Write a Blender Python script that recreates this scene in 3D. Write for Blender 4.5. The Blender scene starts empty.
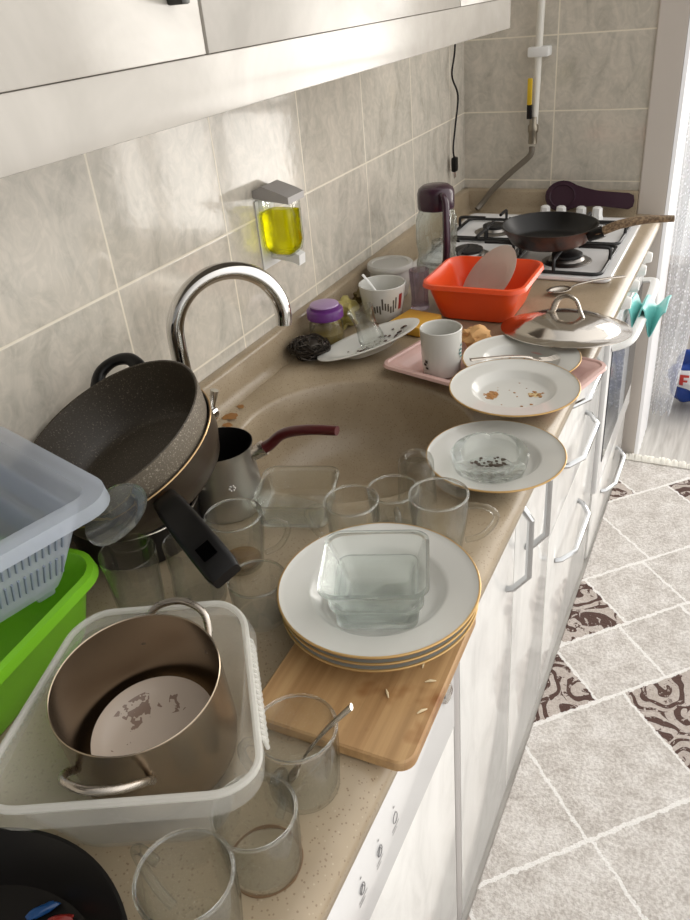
import bpy, bmesh, math, random
from mathutils import Vector, Matrix, noise
random.seed(7)
PI = math.pi
SC = bpy.context.scene
COL = SC.collection
# ------------------------------------------------------------------ camera
cam_d = bpy.data.cameras.new('camera'); cam = bpy.data.objects.new('camera', cam_d); COL.objects.link(cam)
RX = Vector((0.89504, 0.4377, -0.08557)); RY = Vector((0.16369, -0.50087, -0.8499)); RZ = Vector((-0.41486, 0.74669, -0.51995))
M = Matrix((( RX[0], -RY[0], -RZ[0], 0.83479), (RX[1], -RY[1], -RZ[1], -0.85094), (RX[2], -RY[2], -RZ[2], 1.48781), (0, 0, 0, 1)))
cam.matrix_world = M
cam_d.sensor_fit = 'VERTICAL'; cam_d.sensor_height = 36; cam_d.sensor_width = 27; cam_d.lens = 30.129
cam_d.clip_start = 0.02
SC.camera = cam
# ------------------------------------------------------------------ world, light, exposure
w = bpy.data.worlds.new('world'); SC.world = w; w.use_nodes = True
bgn = w.node_tree.nodes['Background']; bgn.inputs[0].default_value = (0.95, 0.925, 0.89, 1)
_n = w.node_tree.nodes; _l = w.node_tree.links       # the room is brighter towards its window side (+x, +y), dim behind the camera
_tc = _n.new('ShaderNodeTexCoord'); _dp = _n.new('ShaderNodeVectorMath'); _dp.operation = 'DOT_PRODUCT'; _dp.inputs[1].default_value = (.87, .42, .26)
_mr = _n.new('ShaderNodeMapRange'); _mr.interpolation_type = 'SMOOTHSTEP'
for _i, _v in ((1, -.15), (2, .95), (3, .30), (4, 2.3)): _mr.inputs[_i].default_value = _v
_l.new(_tc.outputs['Generated'], _dp.inputs[0]); _l.new(_dp.outputs['Value'], _mr.inputs[0]); _l.new(_mr.outputs[0], bgn.inputs[1])
def area(name, loc, rot, sx, sy, power, col):
    l = bpy.data.lights.new(name, 'AREA'); l.shape = 'RECTANGLE'; l.size = sx; l.size_y = sy; l.energy = power; l.color = col
    o = bpy.data.objects.new(name, l); COL.objects.link(o); o.location = loc; o.rotation_euler = rot; return o
area('balcony_daylight', (1.75, 2.9, 1.35), (math.radians(-90), 0, math.radians(0)), 1.7, 2.0, 62, (1.0, 0.95, 0.88))
SC.view_settings.view_transform = 'Standard'; SC.view_settings.look = 'None'
SC.view_settings.exposure = -0.18; SC.view_settings.gamma = 1.0; SC.view_settings.use_curve_mapping = False
# ------------------------------------------------------------------ materials
def srgb(r, g, b):
    f = lambda c: (c / 255 / 12.92) if c / 255 <= .04045 else ((c / 255 + .055) / 1.055) ** 2.4
    return (f(r), f(g), f(b), 1)
def mat(name, col, rough=.5, metal=0, **kw):
    m = bpy.data.materials.new(name); m.use_nodes = True
    b = m.node_tree.nodes['Principled BSDF']
    b.inputs['Base Color'].default_value = col; b.inputs['Roughness'].default_value = rough; b.inputs['Metallic'].default_value = metal
    for k, v in kw.items(): b.inputs[k.replace('_', ' ')].default_value = v
    return m
def N(m, t, **kw):
    n = m.node_tree.nodes.new(t)
    for k, v in kw.items(): setattr(n, k, v)
    return n
def LK(m, a, b): m.node_tree.links.new(a, b)
def bsdf(m): return m.node_tree.nodes['Principled BSDF']
def ramp(m, src, stops):
    r = N(m, 'ShaderNodeValToRGB'); e = r.color_ramp.elements
    while len(e) < len(stops): e.new(0.5)
    for i, (p, c) in enumerate(stops): e[i].position = p; e[i].color = c
    LK(m, src, r.inputs[0]); return r
def noise_tex(m, vec, scale, detail=4, rough=.6, dist=0):
    n = N(m, 'ShaderNodeTexNoise'); n.inputs['Scale'].default_value = scale; n.inputs['Detail'].default_value = detail
    n.inputs['Roughness'].default_value = rough; n.inputs['Distortion'].default_value = dist
    if vec is not None: LK(m, vec, n.inputs['Vector'])
    return n
def objco(m): return N(m, 'ShaderNodeTexCoord').outputs['Object']
def mathn(m, op, a, b=None, c=None):
    n = N(m, 'ShaderNodeMath', operation=op)
    for i, x in enumerate((a, b, c)):
        if x is None: continue
        if isinstance(x, (int, float)): n.inputs[i].default_value = x
        else: LK(m, x, n.inputs[i])
    return n.outputs[0]
def mixc(m, fac, a, b, blend='MIX'):
    n = N(m, 'ShaderNodeMix', data_type='RGBA', blend_type=blend)
    if isinstance(fac, (int, float)): n.inputs[0].default_value = fac
    else: LK(m, fac, n.inputs[0])
    for i, x in ((6, a), (7, b)):
        if isinstance(x, tuple): n.inputs[i].default_value = x
        else: LK(m, x, n.inputs[i])
    return n.outputs[2]
def bump(m, h, strength=.3, dist=.002):
    n = N(m, 'ShaderNodeBump'); n.inputs['Strength'].default_value = strength; n.inputs['Distance'].default_value = dist
    LK(m, h, n.inputs['Height']); LK(m, n.outputs[0], bsdf(m).inputs['Normal']); return n
def glass(name, tint=(.97, .985, .975, 1), clear=.45, rough=.0, ior=1.45):
    m = bpy.data.materials.new(name); m.use_nodes = True; nt = m.node_tree; nt.nodes.clear()
    out = nt.nodes.new('ShaderNodeOutputMaterial'); g = nt.nodes.new('ShaderNodeBsdfGlass'); t = nt.nodes.new('ShaderNodeBsdfTransparent'); mx = nt.nodes.new('ShaderNodeMixShader')
    g.inputs['Color'].default_value = tint; g.inputs['Roughness'].default_value = rough; g.inputs['IOR'].default_value = ior
    t.inputs['Color'].default_value = tint; mx.inputs[0].default_value = clear
    nt.links.new(g.outputs[0], mx.inputs[1]); nt.links.new(t.outputs[0], mx.inputs[2]); nt.links.new(mx.outputs[0], out.inputs[0])
    return m
def thin_glass(name, tint=(.985, .99, .985, 1), edge=(.93, .95, .94, 1)):
    """thin blown glass: see-through, with fresnel reflection and a denser tint where the wall is seen edge-on"""
    m = bpy.data.materials.new(name); m.use_nodes = True; nt = m.node_tree; nt.nodes.clear()
    out = nt.nodes.new('ShaderNodeOutputMaterial'); g = nt.nodes.new('ShaderNodeBsdfGlass'); t = nt.nodes.new('ShaderNodeBsdfTransparent'); gl = nt.nodes.new('ShaderNodeBsdfGlossy')
    m1 = nt.nodes.new('ShaderNodeMixShader'); m2 = nt.nodes.new('ShaderNodeMixShader'); fr = nt.nodes.new('ShaderNodeFresnel'); fr.inputs['IOR'].default_value = 1.42
    g.inputs['Color'].default_value = edge; g.inputs['IOR'].default_value = 1.4; t.inputs['Color'].default_value = tint; gl.inputs['Roughness'].default_value = .03
    m1.inputs[0].default_value = .16
    lw = nt.nodes.new('ShaderNodeLayerWeight'); lw.inputs[0].default_value = .5; pw = nt.nodes.new('ShaderNodeMath'); pw.operation = 'POWER'; pw.inputs[1].default_value = 4
    mc = nt.nodes.new('ShaderNodeMix'); mc.data_type = 'RGBA'; mc.inputs[6].default_value = tint; mc.inputs[7].default_value = (.50, .54, .52, 1)
    nt.links.new(lw.outputs['Facing'], pw.inputs[0]); nt.links.new(pw.outputs[0], mc.inputs[0]); nt.links.new(mc.outputs[2], t.inputs['Color'])
    nt.links.new(t.outputs[0], m1.inputs[1]); nt.links.new(g.outputs[0], m1.inputs[2])
    ge = nt.nodes.new('ShaderNodeNewGeometry'); iv = nt.nodes.new('ShaderNodeMath'); iv.operation = 'SUBTRACT'; iv.inputs[0].default_value = 1; nt.links.new(ge.outputs['Backfacing'], iv.inputs[1])
    mu = nt.nodes.new('ShaderNodeMath'); mu.operation = 'MULTIPLY'; nt.links.new(fr.outputs[0], mu.inputs[0]); nt.links.new(iv.outputs[0], mu.inputs[1]); nt.links.new(mu.outputs[0], m2.inputs[0]); nt.links.new(m1.outputs[0], m2.inputs[1]); nt.links.new(gl.outputs[0], m2.inputs[2]); nt.links.new(m2.outputs[0], out.inputs[0])
    return m
def plastic_clear(name, col, transp, rough=.25):
    """milky translucent plastic"""
    m = bpy.data.materials.new(name); m.use_nodes = True; nt = m.node_tree; b = nt.nodes['Principled BSDF']; out = nt.nodes['Material Output']
    b.inputs['Base Color'].default_value = col; b.inputs['Roughness'].default_value = rough
    t = nt.nodes.new('ShaderNodeBsdfTransparent'); tr = nt.nodes.new('ShaderNodeBsdfTranslucent'); tr.inputs[0].default_value = col
    m1 = nt.nodes.new('ShaderNodeMixShader'); m1.inputs[0].default_value = .45
    m2 = nt.nodes.new('ShaderNodeMixShader'); m2.inputs[0].default_value = transp
    nt.links.new(b.outputs[0], m1.inputs[1]); nt.links.new(tr.outputs[0], m1.inputs[2])
    nt.links.new(m1.outputs[0], m2.inputs[1]); nt.links.new(t.outputs[0], m2.inputs[2]); nt.links.new(m2.outputs[0], out.inputs[0])
    return m
def tile_mat(name, axis, offu, offz):
    """glazed marbled wall tiles, 30 x 19.74 cm, with pale joints; axis = horizontal coordinate"""
    m = mat(name, (.5, .5, .5, 1), .09); co = objco(m)
    sp = N(m, 'ShaderNodeSeparateXYZ'); LK(m, co, sp.inputs[0])
    u = mathn(m, 'DIVIDE', mathn(m, 'SUBTRACT', sp.outputs[axis], offu), .3)
    v = mathn(m, 'DIVIDE', mathn(m, 'SUBTRACT', sp.outputs[2], offz), .19744)
    fu = mathn(m, 'ABSOLUTE', mathn(m, 'SUBTRACT', mathn(m, 'FRACT', mathn(m, 'ADD', u, .5)), .5))
    fv = mathn(m, 'ABSOLUTE', mathn(m, 'SUBTRACT', mathn(m, 'FRACT', mathn(m, 'ADD', v, .5)), .5))
    du = mathn(m, 'MULTIPLY', fu, .3); dv = mathn(m, 'MULTIPLY', fv, .19744)
    d = mathn(m, 'MINIMUM', du, dv)
    joint = N(m, 'ShaderNodeMapRange'); joint.inputs['From Min'].default_value = .0014; joint.inputs['From Max'].default_value = .0026
    joint.inputs['To Min'].default_value = 1; joint.inputs['To Max'].default_value = 0; LK(m, d, joint.inputs[0])
    fl = N(m, 'ShaderNodeCombineXYZ'); LK(m, mathn(m, 'FLOOR', u), fl.inputs[0]); LK(m, mathn(m, 'FLOOR', v), fl.inputs[1])
    wn = N(m, 'ShaderNodeTexWhiteNoise'); LK(m, fl.outputs[0], wn.inputs[0])
    va = N(m, 'ShaderNodeVectorMath', operation='MULTIPLY_ADD'); LK(m, wn.outputs['Color'], va.inputs[0]); va.inputs[1].default_value = (3, 3, 3); LK(m, co, va.inputs[2])
    mp = N(m, 'ShaderNodeMapping'); mp.inputs['Rotation'].default_value = (.5, .4, .3); mp.inputs['Scale'].default_value = (1, 1, .55); LK(m, va.outputs[0], mp.inputs[0])
    n1 = noise_tex(m, mp.outputs[0], 11, 5, .62, 1.6)
    n2 = noise_tex(m, va.outputs[0], 24, 3, .6, 2.5)
    c1 = ramp(m, n1.outputs[0], [(.30, srgb(168, 162, 150)), (.46, srgb(194, 188, 176)), (.62, srgb(210, 202, 189))])
    c2 = ramp(m, n2.outputs[0], [(.42, srgb(186, 181, 169)), (.62, srgb(214, 206, 193))])
    c = mixc(m, .35, c1.outputs[0], c2.outputs[0])
    c = mixc(m, joint.outputs[0], c, srgb(232, 224, 206))
    LK(m, c, bsdf(m).inputs['Base Color'])
    h = mathn(m, 'ADD', mathn(m, 'MULTIPLY', mathn(m, 'SUBTRACT', 1, joint.outputs[0]), .6), mathn(m, 'MULTIPLY', noise_tex(m, co, 60, 1, .5).outputs[0], .22))
    bump(m, h, .35, .0015)
    return m
TILE_L = tile_mat('glazed marbled tile', 1, 0.0, 1.13)
TILE_B = tile_mat('glazed marbled tile back', 0, 0.277, 1.13)
def counter_mat():
    m = mat('speckled beige composite', (.5, .45, .37, 1), .3); co = objco(m)
    n1 = noise_tex(m, co, 9, 3, .55); b = ramp(m, n1.outputs[0], [(.3, srgb(150, 134, 110)), (.7, srgb(168, 152, 128))])
    v = N(m, 'ShaderNodeTexVoronoi'); v.inputs['Scale'].default_value = 250; LK(m, co, v.inputs['Vector'])
    wn = N(m, 'ShaderNodeTexWhiteNoise'); LK(m, v.outputs['Color'], wn.inputs[0])
    dot = mathn(m, 'MULTIPLY', mathn(m, 'LESS_THAN', v.outputs['Distance'], .26), mathn(m, 'GREATER_THAN', wn.outputs[0], .45))
    dot2 = mathn(m, 'MULTIPLY', mathn(m, 'LESS_THAN', v.outputs['Distance'], .24), mathn(m, 'LESS_THAN', wn.outputs[0], .15))
    c = mixc(m, mathn(m, 'MULTIPLY', dot, .7), b.outputs[0], srgb(120, 98, 74)); c = mixc(m, mathn(m, 'MULTIPLY', dot2, .25), c, srgb(204, 190, 166))
    LK(m, c, bsdf(m).inputs['Base Color']); return m
COUNTER = counter_mat()
def cabinet_mat():
    m = mat('glossy white marbled laminate', (.8, .8, .8, 1), .12); co = objco(m)
    mp = N(m, 'ShaderNodeMapping'); mp.inputs['Rotation'].default_value = (.6, .2, .3); mp.inputs['Scale'].default_value = (1, 1.6, .7); LK(m, co, mp.inputs[0])
    n = noise_tex(m, mp.outputs[0], 7, 6, .6, 1.2)
    r = ramp(m, n.outputs[0], [(.34, srgb(216, 215, 212)), (.5, srgb(226, 225, 222)), (.66, srgb(232, 231, 228))])
    LK(m, r.outputs[0], bsdf(m).inputs['Base Color'])
    bump(m, noise_tex(m, co, 22, 2, .5).outputs[0], .03, .003); return m
CAB = cabinet_mat()
def upper_mat():
    m = mat('glossy cream laminate', srgb(196, 190, 180), .2); co = objco(m)
    r = ramp(m, noise_tex(m, co, 5, 4, .6, 1).outputs[0], [(.35, srgb(176, 171, 163)), (.65, srgb(192, 187, 179))]); LK(m, r.outputs[0], bsdf(m).inputs['Base Color'])
    bump(m, noise_tex(m, co, 90, 1, .5).outputs[0], .1, .0012); return m
UPPER = upper_mat()
VALANCE = upper_mat(); VALANCE.name = 'glossy cream valance laminate'
def wood_mat():
    m = mat('bamboo', (.5, .35, .2, 1), .42); co = objco(m)
    mp = N(m, 'ShaderNodeMapping'); mp.inputs['Scale'].default_value = (60, 2.2, 60); LK(m, co, mp.inputs[0])
    n = noise_tex(m, mp.outputs[0], 1.3, 4, .6)
    sp = N(m, 'ShaderNodeSeparateXYZ'); LK(m, co, sp.inputs[0])
    fl = mathn(m, 'FLOOR', mathn(m, 'MULTIPLY', sp.outputs[0], 48)); wn = N(m, 'ShaderNodeTexWhiteNoise', noise_dimensions='1D'); LK(m, fl, wn.inputs['W'])
    r = ramp(m, n.outputs[0], [(.28, srgb(136, 102, 64)), (.5, srgb(172, 136, 92)), (.75, srgb(200, 166, 120))])
    r2 = ramp(m, wn.outputs[0], [(0, srgb(176, 136, 92)), (1, srgb(204, 166, 118))])
    n3 = noise_tex(m, co, 14, 3, .6); st = ramp(m, n3.outputs[0], [(.60, (1, 1, 1, 1)), (.74, srgb(196, 160, 120))])
    c = mixc(m, .4, r.outputs[0], r2.outputs[0]); c = mixc(m, 1, c, st.outputs[0], 'MULTIPLY')
    LK(m, c, bsdf(m).inputs['Base Color']); return m
BAMBOO = wood_mat()
def granite_mat():
    m = mat('dark granite coating', (.1, .09, .08, 1), .42); co = objco(m)
    n = noise_tex(m, co, 420, 2, .6); r = ramp(m, n.outputs[0], [(.60, srgb(62, 54, 43)), (.70, srgb(120, 111, 96))])
    LK(m, r.outputs[0], bsdf(m).inputs['Base Color']); return m
GRANITE = granite_mat()
def granite_out():
    m = mat('grey granite coating', (.1, .09, .08, 1), .45); co = objco(m)
    n = noise_tex(m, co, 420, 2, .6); r = ramp(m, n.outputs[0], [(.56, srgb(98, 90, 78)), (.68, srgb(158, 150, 136))])
    LK(m, r.outputs[0], bsdf(m).inputs['Base Color']); return m
GRANITE_O = granite_out()
def steel_mat(name, col, rough, sc=(3, 3, 90)):
    m = mat(name, col, rough, 1.0); co = objco(m); mp = N(m, 'ShaderNodeMapping'); mp.inputs['Scale'].default_value = sc; LK(m, co, mp.inputs[0])
    n = noise_tex(m, mp.outputs[0], 6, 3, .6); r = ramp(m, n.outputs[0], [(.3, (rough * .8,) * 3 + (1,)), (.7, (rough * 1.4,) * 3 + (1,))]); LK(m, r.outputs[0], bsdf(m).inputs['Roughness']); return m
STEEL = steel_mat('brushed steel', srgb(188, 180, 170), .26)
STEEL_POT = mat('used pot steel', srgb(160, 146, 128), .27, 1)
CHROME = mat('chrome', srgb(215, 213, 210), .07, 1)
HANDLE_M = mat('satin chrome', srgb(190, 192, 194), .16, 1)
BLACK = mat('black plastic', srgb(15, 14, 14), .38, Specular_IOR_Level=.3)
BLACK_PAN = mat('black non-stick', srgb(20, 18, 17), .36, Specular_IOR_Level=.3)
def fry_mat():
    m = mat('burnt pan outside', (.05, .03, .02, 1), .35); n = noise_tex(m, objco(m), 16, 4, .65)
    r = ramp(m, n.outputs[0], [(.38, srgb(32, 22, 18)), (.66, srgb(92, 50, 30))]); LK(m, r.outputs[0], bsdf(m).inputs['Base Color']); return m
BURNT = fry_mat()
CERAMIC = mat('white porcelain', srgb(208, 207, 201), .12)
GOLD = mat('gold edge', srgb(196, 160, 104), .3, .55)
WHITE = mat('white enamel', srgb(232, 232, 232), .15)
WHITE_PL = mat('white plastic', srgb(228, 228, 226), .35)
GREY_PL = mat('grey plastic', srgb(168, 164, 162), .4)
ORANGE = mat('orange plastic', srgb(238, 84, 34), .3); bsdf(ORANGE).inputs['Subsurface Weight'].default_value = .1; bsdf(ORANGE).inputs['Subsurface Radius'].default_value = (.01, .004, .002)
GREEN = mat('green plastic', srgb(122, 190, 38), .3)
PINK = mat('dusty pink plastic', srgb(208, 172, 164), .3)
PURPLE = mat('dark aubergine plastic', srgb(58, 34, 48), .25)
VIOLET = mat('violet plastic', srgb(98, 44, 118), .35); VIOLET_L = mat('lilac plastic', srgb(164, 136, 176), .35)
MAROON = mat('maroon plastic', srgb(74, 22, 24), .3)
TEAL = mat('aqua silicone', srgb(124, 204, 200), .4)
GOLDBROWN = mat('speckled brown handle', srgb(112, 90, 62), .5)
_r = ramp(GOLDBROWN, noise_tex(GOLDBROWN, objco(GOLDBROWN), 150, 2, .6).outputs[0], [(.42, srgb(92, 70, 46)), (.62, srgb(142, 118, 88))]); LK(GOLDBROWN, _r.outputs[0], bsdf(GOLDBROWN).inputs['Base Color'])
IRON = mat('black cast iron', srgb(26, 26, 27), .45)
DARK_GLASS = mat('dark oven glass', srgb(42, 50, 58), .04)
SEAM = mat('white carcass', srgb(206, 206, 204), .5)
PAINT = mat('beige wall paint', srgb(206, 198, 190), .6)
CASING = mat('white door casing', srgb(236, 236, 238), .35)
def floor_mat():
    m = mat('pale grey laminate', (.6, .6, .58, 1), .3); co = objco(m)
    mp = N(m, 'ShaderNodeMapping'); mp.inputs['Scale'].default_value = (26, 1.6, 1); LK(m, co, mp.inputs[0])
    r = ramp(m, noise_tex(m, mp.outputs[0], 2, 5, .6, .4).outputs[0], [(.32, srgb(170, 166, 160)), (.66, srgb(205, 202, 197))])
    LK(m, r.outputs[0], bsdf(m).inputs['Base Color']); return m
LAMINATE = floor_mat()
def carpet_mat():
    m = mat('patterned carpet', (.6, .6, .6, 1), .95); co = objco(m)
    wob = noise_tex(m, co, 70, 2, .6); off = mathn(m, 'MULTIPLY', mathn(m, 'SUBTRACT', wob.outputs[0], .5), .022)
    sp = N(m, 'ShaderNodeSeparateXYZ'); LK(m, co, sp.inputs[0])
    s = mathn(m, 'ADD', mathn(m, 'SUBTRACT', sp.outputs[1], sp.outputs[0]), off)
    t = mathn(m, 'ADD', mathn(m, 'ADD', sp.outputs[0], sp.outputs[1]), off)
    def band(x, a, b): return mathn(m, 'MULTIPLY', mathn(m, 'GREATER_THAN', x, a), mathn(m, 'LESS_THAN', x, b))
    # diagonal bands with their own cross joints
    bands = [(-3.0, -1.45, -.15), (-1.45, -1.04, .35), (-1.04, -.633, .89), (-.633, -.228, 1.283), (-.228, .04, 1.19), (.04, .311, 1.497), (.311, .721, 1.805), (.721, 1.13, 2.045), (1.13, 2.6, 1.6)]
    line = None; 
    for a, b, o in bands:
        sp_ = .405 if b - a > .3 else .27
        dl = mathn(m, 'MULTIPLY', mathn(m, 'ABSOLUTE', mathn(m, 'SUBTRACT', mathn(m, 'FRACT', mathn(m, 'ADD', mathn(m, 'DIVIDE', mathn(m, 'SUBTRACT', t, o), sp_), .5)), .5)), sp_)
        l = mathn(m, 'MULTIPLY', band(s, a, b), mathn(m, 'LESS_THAN', dl, .0052))
        e = mathn(m, 'LESS_THAN', mathn(m, 'ABSOLUTE', mathn(m, 'SUBTRACT', s, a)), .0065)
        l = mathn(m, 'MAXIMUM', l, e); line = l if line is None else mathn(m, 'MAXIMUM', line, l)
    # dark scroll-work cells (s range, t range)
    cells = [(.04, .311, 1.227, 1.497), (.311, .721, 1.35, 1.50), (-.228, .04, .92, 1.19), (-.633, -.228, 1.283, 1.69), (-1.04, -.633, .08, .49), (.721, 1.13, 1.75, 2.045), (-1.45, -1.04, .75, 1.16), (.311, .721, 2.21, 2.6), (-.633, -.228, .2, .472)]
    cell = None
    for a, b, c_, d_ in cells:
        k = mathn(m, 'MULTIPLY', band(s, a, b), band(t, c_, d_)); cell = k if cell is None else mathn(m, 'MAXIMUM', cell, k)
    vn = N(m, 'ShaderNodeVectorMath', operation='MULTIPLY_ADD'); vn.inputs[1].default_value = (.10, .10, 0); vn.inputs[2].default_value = (0, 0, 0)
    LK(m, noise_tex(m, co, 9, 2, .5).outputs['Color'], vn.inputs[0])
    ad = N(m, 'ShaderNodeVectorMath', operation='ADD'); LK(m, co, ad.inputs[0]); LK(m, vn.outputs[0], ad.inputs[1])
    vo = N(m, 'ShaderNodeTexVoronoi'); vo.inputs['Scale'].default_value = 9.5; LK(m, ad.outputs[0], vo.inputs['Vector'])
    dv = N(m, 'ShaderNodeVectorMath', operation='SUBTRACT'); LK(m, ad.outputs[0], dv.inputs[0]); LK(m, vo.outputs['Position'], dv.inputs[1])
    dx_ = N(m, 'ShaderNodeSeparateXYZ'); LK(m, dv.outputs[0], dx_.inputs[0])
    an = mathn(m, 'ARCTAN2', dx_.outputs[1], dx_.outputs[0])
    spi = mathn(m, 'SINE', mathn(m, 'ADD', mathn(m, 'MULTIPLY', vo.outputs['Distance'], 26), an))      # little spirals
    leaf = noise_tex(m, co, 30, 4, .7, 1.5)
    scroll = mathn(m, 'MAXIMUM', mathn(m, 'GREATER_THAN', spi, .25), mathn(m, 'GREATER_THAN', leaf.outputs[0], .62))
    scroll = mathn(m, 'MULTIPLY', scroll, mathn(m, 'GREATER_THAN', leaf.outputs[0], .40))
    cellbg = mathn(m, 'MULTIPLY', cell, .55)
    n1 = noise_tex(m, co, 16, 6, .72); n2 = noise_tex(m, co, 130, 3, .6)
    base = ramp(m, n1.outputs[0], [(.36, srgb(186, 178, 171)), (.5, srgb(210, 204, 198)), (.64, srgb(232, 228, 224))])
    hi = ramp(m, n2.outputs[0], [(.38, srgb(168, 160, 154)), (.60, srgb(240, 237, 233))])
    c = mixc(m, .38, base.outputs[0], hi.outputs[0])
    c = mixc(m, cellbg, c, srgb(176, 160, 150))
    c = mixc(m, mathn(m, 'MULTIPLY', cell, mathn(m, 'MULTIPLY', scroll, .95)), c, srgb(74, 46, 38))
    c = mixc(m, mathn(m, 'MULTIPLY', line, .85), c, srgb(246, 244, 241))
    LK(m, c, bsdf(m).inputs['Base Color'])
    bump(m, noise_tex(m, co, 260, 3, .7).outputs[0], .8, .006); return m
CARPET = carpet_mat()
GLASS = thin_glass('clear glass'); GLASS_DISH = glass('clear dish glass', (.97, .985, .978, 1), .3); GLASS_RIM = glass('rim glass', (.99, .995, .99, 1), .15); GLASS_P = glass('lilac glass', (.88, .84, .90, 1), .45)
GLASS_SMOKE = glass('smoked glass', (.80, .82, .84, 1), .4)
BOX_PL = plastic_clear('frosted clear plastic', srgb(238, 236, 228), .80, .25)
RIM_PL = plastic_clear('frosted clear plastic rim', srgb(240, 239, 234), .45, .22)
COLANDER_PL = plastic_clear('bluish frosted plastic', srgb(222, 229, 241), .58, .25)
SOAP = glass('yellow soap', (.80, .78, .02, 1), .35, .0, 1.33)
TEA = glass('tea dregs', (.86, .74, .58, 1), .6, .0, 1.33)
# ------------------------------------------------------------------ mesh helpers
def obj(name, bm, m, parent=None, smooth=True, angle=40):
    me = bpy.data.meshes.new(name); bmesh.ops.recalc_face_normals(bm, faces=bm.faces[:]); bm.to_mesh(me); bm.free()
    for mm in (m if isinstance(m, (list, tuple)) else [m]): me.materials.append(mm)
    o = bpy.data.objects.new(name, me); COL.objects.link(o)
    if smooth:
        me.shade_smooth()
        try: me.set_sharp_from_angle(angle=math.radians(angle))
        except Exception: pass
    if parent is not None: o.parent = parent
    return o
def thing(name, label, cat, loc=(0, 0, 0), rotz=0, group=None, mat4=None):
    o = bpy.data.objects.new(name, None); COL.objects.link(o); o.empty_display_size = .02
    o.location = loc; o.rotation_euler = (0, 0, rotz)
    if mat4 is not None: o.matrix_world = mat4
    o['label'] = label; o['category'] = cat
    if group: o['group'] = group
    return o
def tag(o, label, cat, group=None, kind=None):
    o['label'] = label; o['category'] = cat
    if group: o['group'] = group
    if kind: o['kind'] = kind
    return o
def struct(o): o['kind'] = 'structure'; return o
def frame(c, n, spin=0):
    n = Vector(n).normalized(); u = Vector((0, 1, 0)).cross(n).normalized(); v = n.cross(u)
    m = Matrix(((u.x, v.x, n.x, c[0]), (u.y, v.y, n.y, c[1]), (u.z, v.z, n.z, c[2]), (0, 0, 0, 1)))
    return m @ Matrix.Rotation(spin, 4, 'Z')
def lathe(prof, seg=48, bm=None, mtx=None, closed=False):
    """revolve [(r, z)...] about Z; r = 0 makes a pole"""
    bm = bm or bmesh.new(); mtx = mtx or Matrix.Identity(4); rings = []
    for r, z in prof:
        if r < 1e-6: rings.append([bm.verts.new(mtx @ Vector((0, 0, z)))])
        else: rings.append([bm.verts.new(mtx @ Vector((r * math.cos(2 * PI * i / seg), r * math.sin(2 * PI * i / seg), z))) for i in range(seg)])
    pairs = list(zip(rings, rings[1:])) + ([(rings[-1], rings[0])] if closed else [])
    for a, b in pairs:
        for i in range(seg):
            j = (i + 1) % seg
            if len(a) == 1 and len(b) == 1: continue
            if len(a) == 1: bm.faces.new((a[0], b[i], b[j]))
            elif len(b) == 1: bm.faces.new((a[i], b[0], a[j]))
            else: bm.faces.new((a[i], b[i], b[j], a[j]))
    return bm
def vessel(outer, t, floor_t=None, seg=48):
    """closed wall from an outer profile (bottom to top, first r > 0), thickness t"""
    floor_t = floor_t or t
    inner = [(max(r - t, .001), max(z, floor_t + outer[0][1])) for r, z in outer]
    prof = [(0, outer[0][1])] + outer + [(outer[-1][0] - t * .5, outer[-1][1] + t * .45)] + inner[::-1] + [(0, floor_t + outer[0][1])]
    return lathe(prof, seg)
def box(x0, x1, y0, y1, z0, z1, bev=0, seg=2, bm=None):
    bm2 = bmesh.new(); bmesh.ops.create_cube(bm2, size=1)
    for v in bm2.verts: v.co = Vector((x0 + (v.co.x + .5) * (x1 - x0), y0 + (v.co.y + .5) * (y1 - y0), z0 + (v.co.z + .5) * (z1 - z0)))
    if bev: bmesh.ops.bevel(bm2, geom=bm2.edges[:], offset=bev, segments=seg, affect='EDGES', profile=.5)
    if bm is None: return bm2
    me = bpy.data.meshes.new('tmp'); bm2.to_mesh(me); bm2.free(); bm.from_mesh(me); bpy.data.meshes.remove(me); return bm
def catmull(pts, n=8, closed=False):
    pts = [Vector(p) for p in pts]; out = []; L = len(pts)
    for i in range(L if closed else L - 1):
        g = lambda k: pts[k % L] if closed else pts[min(max(k, 0), L - 1)]
        p0, p1, p2, p3 = g(i - 1), g(i), g(i + 1), g(i + 2)
        for k in range(n):
            t = k / n; out.append(.5 * ((2 * p1) + (-p0 + p2) * t + (2 * p0 - 5 * p1 + 4 * p2 - p3) * t * t + (-p0 + 3 * p1 - 3 * p2 + p3) * t ** 3))
    if not closed: out.append(pts[-1])
    return out
def tube(path, r, seg=12, closed=False, bm=None, flat=1.0, up=None, caps=True):
    """sweep a circle (or ellipse: flat scales the second axis) along a path; r number or list"""
    bm = bm or bmesh.new(); P = [Vector(p) for p in path]; n = len(P); rings = []; ref = Vector(up) if up else None
    prev = None
    for i in range(n):
        t = ((P[(i + 1) % n] if (closed or i < n - 1) else P[i]) - (P[i - 1] if (closed or i > 0) else P[i])).normalized()
        if ref is not None: a = (ref - t * ref.dot(t)).normalized()
        elif prev is None:
            a = t.orthogonal().normalized()
        else: a = (prev - t * prev.dot(t)).normalized()
        prev = a; b = t.cross(a); rr = r[i] if isinstance(r, (list, tuple)) else r
        rings.append([bm.verts.new(P[i] + a * (math.cos(2 * PI * k / seg) * rr * flat) + b * (math.sin(2 * PI * k / seg) * rr)) for k in range(seg)])
    for i in range(n if closed else n - 1):
        A, B = rings[i], rings[(i + 1) % n]
        for k in range(seg): bm.faces.new((A[k], A[(k + 1) % seg], B[(k + 1) % seg], B[k]))
    if not closed and caps: bm.faces.new(rings[0][::-1]); bm.faces.new(rings[-1])
    return bm
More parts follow.
